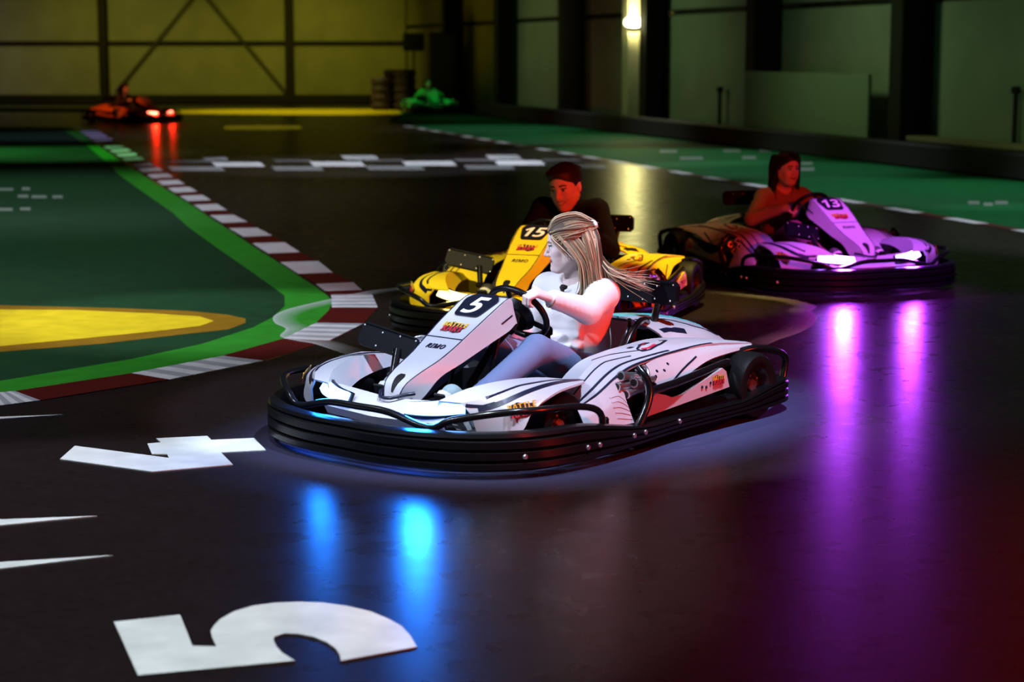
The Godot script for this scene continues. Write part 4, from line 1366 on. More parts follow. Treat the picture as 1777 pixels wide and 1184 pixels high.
		part("clamp_ring", g, M.chrome, k)
		# side tubes: upright hoop beside the pipes, rail, rear hoop
		g = Geo.new()
		g.tube(spline([P(0.22, 0.33, 0.665, s), P(0.22, 0.30, 0.70, s), P(0.215, 0.25, 0.72, s), P(0.235, 0.19, 0.725, s), P(0.27, 0.13, 0.72, s), P(0.29, 0.09, 0.71, s)], 4), 0.017, 10)
		g.tube([P(0.20, 0.235, 0.70, s), P(0.0, 0.243, 0.685, s), P(-0.42, 0.272, 0.64, s), P(-0.5, 0.262, 0.6, s)], 0.017, 10)
		g.tube(spline([P(-0.60, 0.285, 0.56, s), P(-0.70, 0.30, 0.605, s), P(-0.84, 0.27, 0.625, s), P(-0.90, 0.238, 0.625, s), P(-0.905, 0.19, 0.62, s), P(-0.89, 0.14, 0.62, s)], 4), 0.016, 10)
		part("side_bar", g, M.tube, k)
	# front crash bar across the nose
	g = Geo.new()
	var bar := [Vector3(1.14, 0.222, 0.0), Vector3(1.135, 0.218, 0.17), Vector3(1.115, 0.178, 0.36), Vector3(1.085, 0.215, 0.455), Vector3(0.985, 0.245, 0.60), Vector3(0.86, 0.25, 0.68), Vector3(0.64, 0.238, 0.715), Vector3(0.53, 0.2, 0.72), Vector3(0.5, 0.12, 0.71)]
	var whole := []
	for i in range(bar.size() - 1, 0, -1):
		whole.append(Vector3(bar[i].x, bar[i].y, -bar[i].z))
	whole.append_array(bar)
	g.tube(spline(whole, 4), 0.014, 10)
	for s in [-1.0, 1.0]:
		g.tube([P(1.115, 0.178, 0.36, s), P(1.13, 0.11, 0.34, s)], 0.013)
	part("crash_bar", g, M.tube, k)
	# nose between the headlights
	var nose := []
	for z in [0.33, 0.27, 0.18, 0.09, 0.0, -0.09, -0.18, -0.27, -0.33]:
		var q: float = 1.0 - absf(z) / 0.33
		nose.append([Vector3(0.93 + 0.02 * q, 0.248 - 0.02 * q, z), Vector3(0.965 + 0.03 * q, 0.236 - 0.022 * q, z), Vector3(0.99 + 0.05 * q, 0.205 - 0.012 * q, z), Vector3(1.01 + 0.05 * q, 0.17, z), Vector3(0.99 + 0.05 * q, 0.135, z)])
	nose = refine(nose, 2, 3)
	g = Geo.new()
	g.sheet(nose, -0.008, 30.0)
	part("nose", g, paint, k)
	# tall steering fairing
	var fair := refine([
		[Vector3(0.90, 0.20, 0.075), Vector3(0.955, 0.225, 0.04), Vector3(0.955, 0.225, 0.0), Vector3(0.955, 0.225, -0.04), Vector3(0.90, 0.20, -0.075)],
		[Vector3(0.85, 0.237, 0.09), Vector3(0.93, 0.283, 0.058), Vector3(0.93, 0.283, 0.0), Vector3(0.93, 0.283, -0.058), Vector3(0.85, 0.237, -0.09)],
		[Vector3(0.775, 0.30, 0.10), Vector3(0.86, 0.326, 0.076), Vector3(0.86, 0.326, 0.0), Vector3(0.86, 0.326, -0.076), Vector3(0.775, 0.30, -0.10)],
		[Vector3(0.675, 0.345, 0.12), Vector3(0.735, 0.382, 0.095), Vector3(0.735, 0.382, 0.0), Vector3(0.735, 0.382, -0.095), Vector3(0.675, 0.345, -0.12)],
		[Vector3(0.51, 0.415, 0.14), Vector3(0.55, 0.492, 0.113), Vector3(0.55, 0.492, 0.0), Vector3(0.55, 0.492, -0.113), Vector3(0.51, 0.415, -0.14)],
		[Vector3(0.42, 0.452, 0.15), Vector3(0.40, 0.572, 0.116), Vector3(0.40, 0.572, 0.0), Vector3(0.40, 0.572, -0.116), Vector3(0.42, 0.452, -0.15)],
		[Vector3(0.375, 0.475, 0.145), Vector3(0.352, 0.572, 0.105), Vector3(0.352, 0.572, 0.0), Vector3(0.352, 0.572, -0.105), Vector3(0.375, 0.475, -0.145)],
		[Vector3(0.345, 0.475, 0.13), Vector3(0.325, 0.535, 0.09), Vector3(0.322, 0.54, 0.0), Vector3(0.325, 0.535, -0.09), Vector3(0.345, 0.475, -0.13)]], 4, 4)
	g = Geo.new()
	g.sheet(fair, -0.009, 30.0)
	var fr := part("steering_fairing", g, paint, k)
	for t in [0.26, 0.74]:
		strip(fr, ink, fair, [Vector2(0.02, t), Vector2(0.4, t), Vector2(0.86, t)], 0.004, -1.0)
	strip(fr, ink, fair, [Vector2(0.5, 0.27), Vector2(0.5, 0.5), Vector2(0.5, 0.73)], 0.004, -1.0)
	for t in [0.1, 0.9]:
		strip(fr, ink, fair, [Vector2(0.66, t), Vector2(0.8, t)], 0.006, -1.0)
	g = Geo.new()
	g.tube([Vector3(0.905, 0.25, 0.084), Vector3(0.94, 0.248, 0.07), Vector3(0.985, 0.236, 0.03), Vector3(0.99, 0.234, 0.0), Vector3(0.985, 0.236, -0.03), Vector3(0.94, 0.248, -0.07), Vector3(0.905, 0.25, -0.084)], 0.0075, 8)
	part("stripe", g, ink, fr)
	# prints lie on the slope of the fairing: x to the kart's left, y up the slope
	var lie := func(s0: float, s1: float, lift: float) -> Transform3D:
		var a: Vector3 = on_grid(fair, s0, 0.5)[0]
		var b: Vector3 = on_grid(fair, s1, 0.5)[0]
		var c: Vector3 = on_grid(fair, (s0 + s1) * 0.5, 0.5)[0]
		var y := (b - a).normalized()
		var x := Vector3(0, 0, -1)
		return Transform3D(Basis(x, y, x.cross(y)), c + x.cross(y) * lift)
	var at: Transform3D = lie.call(0.59, 0.72, 0.001)
	g = Geo.new()
	g.prism(rounded([Vector2(-0.066, -0.075), Vector2(0.066, -0.075), Vector2(0.092, 0.045), Vector2(0.062, 0.082), Vector2(-0.062, 0.082), Vector2(-0.092, 0.045)], 0.02), 0.004, at)
	var plate := part("number_plate", g, M.plate, fr)
	words(plate, number, 0.115 if number.length() == 1 else 0.095, at * Transform3D(Basis(), Vector3(0.0, 0.0, 0.0045)), plate_ink, "number", 0.2)
	at = lie.call(0.5, 0.58, 0.002)
	sticker(fr, at * Vector3(0, 0.004, 0), at.basis.z, Vector3(0, 0, -1), 0.11)
	at = lie.call(0.42, 0.5, 0.002)
	words(fr, "RIMO", 0.027, at * Transform3D(Basis(), Vector3(0.0, 0.004, 0)), ink, "lettering", 0.2)
	g = Geo.new()
	var drop := []
	for i in 9:
		var r := on_grid(fair, lerpf(0.07, 0.25, i / 8.0), 0.5)
		var wd: float = [0.008, 0.014, 0.02, 0.026, 0.031, 0.036, 0.04, 0.04, 0.024][i] * 0.5
		var up2: Vector3 = -r[1] * 0.003
		drop.append([r[0] - up2 + Vector3(0, 0, wd), r[0] + up2 + Vector3(0, 0, wd), r[0] + up2 - Vector3(0, 0, wd), r[0] - up2 - Vector3(0, 0, wd)])
	g.skin(drop, true, false, true, 20.0)
	part("air_intake", g, M.black, fr)
	# brackets holding the fairing, steering column and wheel
	g = Geo.new()
	g.tube([Vector3(0.62, 0.09, 0.0), Vector3(0.36, 0.36, 0.0), Vector3(0.18, 0.47, 0.0)], 0.016, 10)
	g.tube([Vector3(0.55, 0.09, 0.11), Vector3(0.42, 0.45, 0.1)], 0.010)
	g.tube([Vector3(0.55, 0.09, -0.11), Vector3(0.42, 0.45, -0.1)], 0.010)
	g.box(Vector3(0.315, 0.47, 0), Vector3(0.05, 0.10, 0.2), 0.015, Basis(Vector3(0, 0, 1), 0.5))
	part("steering_column", g, M.plastic, k)
	g = Geo.new()
	var up := Vector3(0.55, 0.83, 0).normalized()
	var rim := []
	for i in 28:
		var q := TAU * i / 28.0
		rim.append(WHEEL + up * cos(q) * 0.13 + Vector3(0, 0, 1) * sin(q) * 0.145)
	g.tube(rim, 0.014, 10, true)
	for q in [0.0, 2.2, -2.2]:
		g.tube([WHEEL + Vector3(0.02, -0.01, 0), WHEEL + up * cos(q) * 0.13 + Vector3(0, 0, 1) * sin(q) * 0.145], 0.012)
	g.lathe([Vector2(0, 0.02), Vector2(0.075, 0.016), Vector2(0.09, 0.0), Vector2(0.07, -0.03), Vector2(0.0, -0.03)], Transform3D(Basis(Quaternion(Vector3.UP, Vector3(-0.83, 0.55, 0))), WHEEL + Vector3(0.01, -0.005, 0)), 20)
	part("steering_wheel", g, M.plastic, k)
	# pedals
	for s in [-1.0, 1.0]:
		g = Geo.new()
		g.box(P(0.84, 0.19, 0.17, s), Vector3(0.012, 0.13, 0.06), 0.005, Basis(Vector3(0, 0, 1), -0.25))
		g.tube([P(0.82, 0.08, 0.17, s), P(0.845, 0.19, 0.17, s)], 0.008)
		part("pedal", g, M.frame, k)
	# seat
	var seat := refine([
		[Vector3(0.12, 0.19, 0.19), Vector3(0.12, 0.125, 0.13), Vector3(0.12, 0.115, 0.0), Vector3(0.12, 0.125, -0.13), Vector3(0.12, 0.19, -0.19)],
		[Vector3(-0.05, 0.23, 0.215), Vector3(-0.05, 0.10, 0.15), Vector3(-0.05, 0.088, 0.0), Vector3(-0.05, 0.10, -0.15), Vector3(-0.05, 0.23, -0.215)],
		[Vector3(-0.20, 0.29, 0.225), Vector3(-0.23, 0.13, 0.16), Vector3(-0.24, 0.11, 0.0), Vector3(-0.23, 0.13, -0.16), Vector3(-0.20, 0.29, -0.225)],
		[Vector3(-0.27, 0.38, 0.22), Vector3(-0.35, 0.25, 0.16), Vector3(-0.365, 0.24, 0.0), Vector3(-0.35, 0.25, -0.16), Vector3(-0.27, 0.38, -0.22)],
		[Vector3(-0.33, 0.425, 0.19), Vector3(-0.42, 0.40, 0.14), Vector3(-0.435, 0.40, 0.0), Vector3(-0.42, 0.40, -0.14), Vector3(-0.33, 0.425, -0.19)]], 4, 4, true)
	g = Geo.new()
	g.sheet(seat, -0.018, 40.0)
	var st := part("seat", g, M.seat, k)
	for s in [-1.0, 1.0]:
		g = Geo.new()
		g.tube(spline([P(0.12, 0.19, 0.19, s), P(-0.05, 0.23, 0.215, s), P(-0.20, 0.29, 0.225, s), P(-0.27, 0.38, 0.22, s), P(-0.33, 0.425, 0.19, s)], 4), 0.011, 8)
		g.tube(spline([P(-0.12, 0.12, 0.27, s), P(-0.20, 0.30, 0.26, s), P(-0.31, 0.405, 0.24, s), P(-0.42, 0.42, 0.2, s), P(-0.5, 0.39, 0.16, s)], 4), 0.013, 8)
		part("seat_frame", g, M.tube, st)
	# rear cover behind the seat, with a cyan band along its top
	var rear := refine([
		[Vector3(-0.44, 0.30, 0.33), Vector3(-0.45, 0.375, 0.26), Vector3(-0.46, 0.408, 0.10), Vector3(-0.46, 0.412, 0.0), Vector3(-0.46, 0.408, -0.10), Vector3(-0.45, 0.36, -0.26), Vector3(-0.44, 0.30, -0.33)],
		[Vector3(-0.62, 0.30, 0.35), Vector3(-0.62, 0.365, 0.28), Vector3(-0.63, 0.398, 0.12), Vector3(-0.63, 0.404, 0.0), Vector3(-0.63, 0.398, -0.12), Vector3(-0.62, 0.365, -0.28), Vector3(-0.62, 0.30, -0.35)],
		[Vector3(-0.80, 0.275, 0.35), Vector3(-0.80, 0.335, 0.28), Vector3(-0.81, 0.37, 0.13), Vector3(-0.81, 0.378, 0.0), Vector3(-0.81, 0.37, -0.13), Vector3(-0.80, 0.335, -0.28), Vector3(-0.80, 0.275, -0.35)],
		[Vector3(-0.96, 0.235, 0.33), Vector3(-0.96, 0.27, 0.26), Vector3(-0.965, 0.305, 0.13), Vector3(-0.965, 0.312, 0.0), Vector3(-0.965, 0.305, -0.13), Vector3(-0.96, 0.27, -0.26), Vector3(-0.96, 0.235, -0.33)]], 4, 3, true)
	g = Geo.new()
	g.sheet(rear, -0.008, 30.0)
	var rc := part("rear_cover", g, paint, k)
	g = Geo.new()
	grid_band(g, rear, [Vector2(0.03, 0.47), Vector2(0.3, 0.53), Vector2(0.6, 0.61), Vector2(0.95, 0.7)], 0.105, -1.0)
	part("edge_band", g, M.cyan_band if paint == M.white else paint, rc)
	strip(rc, ink, rear, [Vector2(0.02, 0.68), Vector2(0.35, 0.7), Vector2(0.5, 0.8), Vector2(0.75, 0.86)], 0.012, -1.0)
	strip(rc, ink, rear, [Vector2(0.2, 0.56), Vector2(0.4, 0.62), Vector2(0.62, 0.58)], 0.012, -1.0)
	strip(rc, ink, rear, [Vector2(0.08, 0.82), Vector2(0.16, 0.82), Vector2(0.3, 0.86)], 0.035, -1.0)
	# tracking beacons: a board with dots behind the seat, a smaller one at the front right
	beacon(k, Transform3D(Basis(Vector3(0, 0, 1), 0.12), Vector3(-0.56, 0.525, 0.0)), Vector3(0.03, 0.105, 0.56), [Vector3(-0.55, 0.48, -0.18), Vector3(-0.545, 0.29, -0.135)], 14)
	g = Geo.new()
	beacon(k, Transform3D(Basis(Vector3(0, 1, 0), 0.18) * Basis(Vector3(1, 0, 0), -0.2) * Basis(Vector3(0, 0, 1), 0.45), Vector3(0.63, 0.385, 0.335)), Vector3(0.03, 0.1, 0.28), [Vector3(0.645, 0.36, 0.27), Vector3(0.70, 0.26, 0.24)], 7)
	return k


const WHEEL := Vector3(0.19, 0.495, 0.0)

func wheel(k: Node3D, at: Vector3, r: float, w: float, s: float) -> void:
	var xf := Transform3D(Basis(Vector3(1, 0, 0), Vector3(0, 0, s), Vector3(0, -s, 0)), at)
	var g := Geo.new()
	var a := w * 0.5
	g.lathe([Vector2(r * 0.56, -a * 0.86), Vector2(r * 0.72, -a), Vector2(r * 0.9, -a * 0.95), Vector2(r * 0.985, -a * 0.7), Vector2(r, 0), Vector2(r * 0.985, a * 0.7), Vector2(r * 0.9, a * 0.95), Vector2(r * 0.72, a), Vector2(r * 0.56, a * 0.86), Vector2(r * 0.5, 0)], xf, 32, 40.0, true)
	var t := part("wheel", g, M.tyre, k)
	g = Geo.new()
	g.lathe([Vector2(0.0, a * 0.15), Vector2(r * 0.2, a * 0.2), Vector2(r * 0.42, a * 0.35), Vector2(r * 0.52, a * 0.8), Vector2(r * 0.57, a * 0.9), Vector2(r * 0.58, a * 0.75), Vector2(r * 0.5, -a * 0.5), Vector2(0, -a * 0.5)], xf, 28)
	part("rim", g, M.rim, t)
	g = Geo.new()
	g.lathe([Vector2(0, a * 0.62), Vector2(r * 0.16, a * 0.6), Vector2(r * 0.2, a * 0.5), Vector2(r * 0.2, a * 0.1)], xf, 16)
	for i in 5:
		var q := TAU * i / 5.0
		g.lathe([Vector2(0, a * 0.52), Vector2(0.006, a * 0.5), Vector2(0.007, a * 0.2)], xf * Transform3D(Basis(), Vector3(cos(q) * r * 0.32, 0, sin(q) * r * 0.32)), 6)
	part("hub", g, M.chrome, t)

func beacon(k: Node3D, xf: Transform3D, size: Vector3, post: Array, dots: int) -> void:
	var g := Geo.new()
	var e := size * 0.5
	var c := minf(e.z * 0.12, 0.02)
	g.prism([Vector2(-e.z + c, -e.y), Vector2(e.z - c, -e.y), Vector2(e.z, -e.y + c), Vector2(e.z, e.y - c), Vector2(e.z - c, e.y), Vector2(-e.z + c, e.y), Vector2(-e.z, e.y - c), Vector2(-e.z, -e.y + c)], size.x, xf * Transform3D(Basis(Vector3(0, 0, -1), Vector3(0, 1, 0), Vector3(1, 0, 0)), Vector3(-e.x, 0, 0)))
	g.box(xf * Vector3(e.x, e.y * 0.86, 0), Vector3(0.012, 0.008, size.z * 0.96), 0.003, xf.basis)
	var b := part("tracking_beacon", g, M.board, k)
	g = Geo.new()
	g.tube(post, 0.017, 8)
	g.box(post[1], Vector3(0.05, 0.03, 0.045), 0.008)
	part("post", g, M.tube, b)
	var rng := RandomNumberGenerator.new()
	rng.seed = 5 + dots
	g = Geo.new()
	for i in dots:
		var row := i % 2
		var z: float = lerpf(-0.92, 0.92, float(i / 2) / maxf(1.0, float(dots - 1) / 2.0)) * e.z
		var y: float = (0.62 if row == 0 else -0.66) * e.y
		g.box(xf * Vector3(e.x + 0.002, y + rng.randf_range(-0.006, 0.006), z + rng.randf_range(-0.012, 0.012)), Vector3(0.006, 0.008, 0.006), 0.002, xf.basis)
	part("marker_dot", g, M.dot, b).set_meta("kind", "stuff")

static func rounded(p: Array, r: float) -> Array:
	var out := []
	var m := p.size()
	for i in m:
		var a: Vector2 = p[i] + (p[(i - 1 + m) % m] - p[i]).limit_length(r)
		var b: Vector2 = p[i] + (p[(i + 1) % m] - p[i]).limit_length(r)
		for k in 5:
			var t := k / 4.0
			out.append(a.lerp(p[i], t).lerp(p[i].lerp(b, t), t))
	return out

# flat lettering; x and y of xf are the reading and upright directions
func words(parent: Node3D, text: String, high: float, xf: Transform3D, m: Material, called := "lettering", lean := 0.0) -> MeshInstance3D:
	var f := SystemFont.new()
	f.font_names = PackedStringArray(["Droid Sans"])
	f.font_weight = 700
	var t := TextMesh.new()
	t.text = text
	t.font = f
	t.font_size = 64
	t.pixel_size = high / 46.0
	t.depth = 0.0018
	var o := MeshInstance3D.new()
	o.name = called
	o.mesh = t
	o.material_override = m
	o.transform = xf * Transform3D(Basis(Vector3(1, 0, 0), Vector3(lean, 1, 0), Vector3(0, 0, 1)), Vector3.ZERO)
	parent.add_child(o, true)
	return o

# BATTLE KART sticker: yellow word over a dark red word on a ragged dark ground
func sticker(parent: Node3D, at: Vector3, nrm: Vector3, along: Vector3, wide: float) -> void:
	var z := nrm.normalized()
	var x := (along - z * along.dot(z)).normalized()
	var y := z.cross(x)
	var xf := Transform3D(Basis(x, y, z), at)
	var e := wide * 0.5
	var g := Geo.new()
	g.prism([Vector2(-e, e * 0.42), Vector2(-e * 0.9, -e * 0.1), Vector2(-e * 1.05, -e * 0.5), Vector2(-e * 0.2, -e * 0.42), Vector2(e * 0.3, -e * 0.62), Vector2(e * 0.95, -e * 0.4), Vector2(e * 0.85, 0.0), Vector2(e * 1.08, e * 0.3), Vector2(e * 0.3, e * 0.4), Vector2(-e * 0.3, e * 0.6)], 0.0022, xf)
	var s := part("logo_sticker", g, M.sticker, parent)
	words(s, "BATTLE", wide * 0.25, xf * Transform3D(Basis(), Vector3(0, e * 0.24, 0.003)), M.sticker_yellow)
	words(s, "KART", wide * 0.30, xf * Transform3D(Basis(), Vector3(0, -e * 0.24, 0.003)), M.sticker_red)

func strip(parent: Node3D, m: Material, grid: Array, line: Array, width: float, sgn: float, called := "stripe") -> void:
	var g := Geo.new()
	grid_band(g, grid, line, width, sgn)
	part(called, g, m, parent)

# swoosh mark on the pod's top
func pod_mark(parent: Node3D, pod: Array, s: float) -> void:
	strip(parent, M.ink, pod, [Vector2(0.60, 0.46), Vector2(0.565, 0.56), Vector2(0.57, 0.68), Vector2(0.62, 0.7), Vector2(0.70, 0.60), Vector2(0.735, 0.5), Vector2(0.71, 0.42)], 0.010, s, "swoosh")
	strip(parent, M.ink, pod, [Vector2(0.605, 0.36), Vector2(0.64, 0.34), Vector2(0.655, 0.42), Vector2(0.62, 0.46), Vector2(0.60, 0.40), Vector2(0.605, 0.36)], 0.008, s, "ring_mark")
	strip(parent, M.ink, pod, [Vector2(0.545, 0.40), Vector2(0.565, 0.38)], 0.02, s, "square_mark")
	strip(parent, M.mark_red, pod, [Vector2(0.618, 0.40), Vector2(0.634, 0.40)], 0.014, s, "dot_mark")
	strip(parent, M.mark_red, pod, [Vector2(0.585, 0.60), Vector2(0.62, 0.635), Vector2(0.67, 0.58)], 0.012, s, "red_mark")

# ---------------------------------------------------------------- people, in the axes of the kart they sit in
static func bent(a: Vector3, b: Vector3, la: float, lb: float, hint: Vector3) -> Vector3:   # joint between two ends
	var d := b - a
	var l := minf(d.length(), la + lb - 0.002)
	var n := d.normalized()
	var x := (la * la - lb * lb + l * l) / (2.0 * l)
	var y := sqrt(maxf(la * la - x * x, 0.0))
	var side := (hint - n * hint.dot(n)).normalized()
	return a + n * x + side * y

func head_field(fd: Field, H: Transform3D, s: float, male: bool) -> void:
	var b := H.basis
	var cap := func(p: Vector3, q: Vector3, ra: float, rb: float, k := 0.012, cut := false): fd.capsule(H * (p * s), H * (q * s), ra * s, rb * s, k * s, cut)
	var ball := func(p: Vector3, r: Vector3, k := 0.012, cut := false): fd.ball(H * (p * s), r * s, k * s, b, cut)
	ball.call(Vector3(-0.014, 0.034, 0), Vector3(0.098, 0.088, 0.076), 0.03)
	ball.call(Vector3(0.032, 0.03, 0), Vector3(0.062, 0.068, 0.062), 0.03)
	ball.call(Vector3(0.03, -0.04, 0), Vector3(0.06, 0.075, 0.056), 0.03)
	for z in [-1.0, 1.0]:
		cap.call(Vector3(0.0, -0.05, 0.055 * z), Vector3(0.055, -0.1, 0.022 * z), 0.02, 0.018, 0.03)
		ball.call(Vector3(0.062, -0.022, 0.04 * z), Vector3(0.024, 0.022, 0.022), 0.02)      # cheekbone
		ball.call(Vector3(0.058, -0.055, 0.03 * z), Vector3(0.026, 0.026, 0.024), 0.02)      # cheek
		cap.call(Vector3(0.088, 0.026, 0.012 * z), Vector3(0.07, 0.027, 0.046 * z), 0.0085, 0.008, 0.014)
		ball.call(Vector3(0.101, 0.006, 0.032 * z), Vector3(0.017, 0.0135, 0.018), 0.012, true)   # socket
	cap.call(Vector3(0.07, -0.1, 0.0), Vector3(0.08, -0.099, 0.0), 0.023 if male else 0.020, 0.0175, 0.022)
	cap.call(Vector3(0.087, 0.018, 0), Vector3(0.114, -0.03, 0), 0.0085, 0.0105 if male else 0.009, 0.012)
	for z in [-1.0, 1.0]:
		ball.call(Vector3(0.1, -0.034, 0.011 * z), Vector3(0.01, 0.008, 0.008), 0.008)
		ball.call(Vector3(0.0815, 0.004, 0.031 * z), Vector3(0.0125, 0.0125, 0.0125), 0.002)   # eyeball
		cap.call(Vector3(0.093, 0.013, 0.024 * z), Vector3(0.087, 0.011, 0.042 * z), 0.0045, 0.004, 0.006)   # upper lid
		cap.call(Vector3(0.091, -0.005, 0.024 * z), Vector3(0.085, -0.004, 0.042 * z), 0.0035, 0.003, 0.006)
		ball.call(Vector3(-0.012, -0.004, 0.077 * z), Vector3(0.018, 0.03, 0.008), 0.01)
		ball.call(Vector3(-0.006, -0.002, 0.086 * z), Vector3(0.009, 0.016, 0.005), 0.006, true)
	cap.call(Vector3(0.0865, -0.060, -0.013), Vector3(0.0865, -0.060, 0.013), 0.0085, 0.0085, 0.01)
	cap.call(Vector3(0.087, -0.060, 0), Vector3(0.078, -0.053, 0.029), 0.007, 0.004, 0.01)
	cap.call(Vector3(0.087, -0.060, 0), Vector3(0.078, -0.053, -0.029), 0.007, 0.004, 0.01)
	cap.call(Vector3(0.084, -0.074, -0.012), Vector3(0.084, -0.074, 0.012), 0.009, 0.009, 0.01)
	cap.call(Vector3(0.0985, -0.0668, 0), Vector3(0.087, -0.0605, 0.029), 0.0032, 0.002, 0.004, true)
	cap.call(Vector3(0.0985, -0.0668, 0), Vector3(0.087, -0.0605, -0.029), 0.0032, 0.002, 0.004, true)

func hand_into(geo: Geo, W: Vector3, X: Vector3, Y: Vector3, left: bool, curl: float, thumb_up: float, cell: float) -> void:
	# X from wrist to knuckles, Y out of the back of the hand
	X = X.normalized()
	Y = (Y - X * Y.dot(X)).normalized()
	var Z := X.cross(Y) * (-1.0 if left else 1.0)     # to the little finger's other side: the thumb
	Z = -Z
	var B := func(p: Vector3) -> Vector3: return W + X * p.x + Y * p.y + Z * p.z
	var e := Vector3(0.14, 0.14, 0.14)
	var mid: Vector3 = B.call(Vector3(0.06, -0.03, 0))
	var fd := Field.new(mid - e, mid + e, cell)
	fd.capsule(W - X * 0.05, W, 0.025, 0.024, 0.01)
	for z in [-0.026, -0.009, 0.009, 0.026]:
		fd.capsule(B.call(Vector3(0.0, 0, z * 0.6)), B.call(Vector3(0.078, 0.002, z)), 0.017, 0.0125, 0.012)
	var lens := [0.036, 0.043, 0.046, 0.041]
	for i in 4:
		var z: float = [-0.031, -0.0105, 0.0105, 0.031][i]
		var at: Vector3 = B.call(Vector3(0.08 - absf(z) * 0.12, 0.002, z))
		var q := 0.0
		var ra := 0.0098
		for j in 3:
			q += curl * [0.75, 1.25, 0.9][j]
			var l: float = lens[i] * [1.0, 0.66, 0.5][j]
			var to: Vector3 = at + (X * cos(q) - Y * sin(q)) * l
			fd.capsule(at, to, ra, ra - 0.0009, 0.003)
			at = to
			ra -= 0.0009
	var t0: Vector3 = B.call(Vector3(0.012, -0.006, 0.026))
	var t1: Vector3 = t0 + (X * 0.55 + Z * (0.55 + 0.3 * thumb_up) - Y * (0.5 - 0.5 * thumb_up)).normalized() * 0.045
	var t2: Vector3 = t1 + (X * (0.75 - 0.55 * thumb_up) + Z * thumb_up * 1.2 - Y * (0.6 - 0.6 * thumb_up)).normalized() * 0.032
	var t3: Vector3 = t2 + (X * (0.75 - 0.4 * thumb_up) + Z * thumb_up * 1.3 - Y * (0.8 - 0.8 * thumb_up)).normalized() * 0.026
	fd.capsule(t0, t1, 0.0155, 0.012, 0.01)
	fd.capsule(t1, t2, 0.0112, 0.0105, 0.003)
	fd.capsule(t2, t3, 0.0105, 0.009, 0.003)
	fd.into(geo)

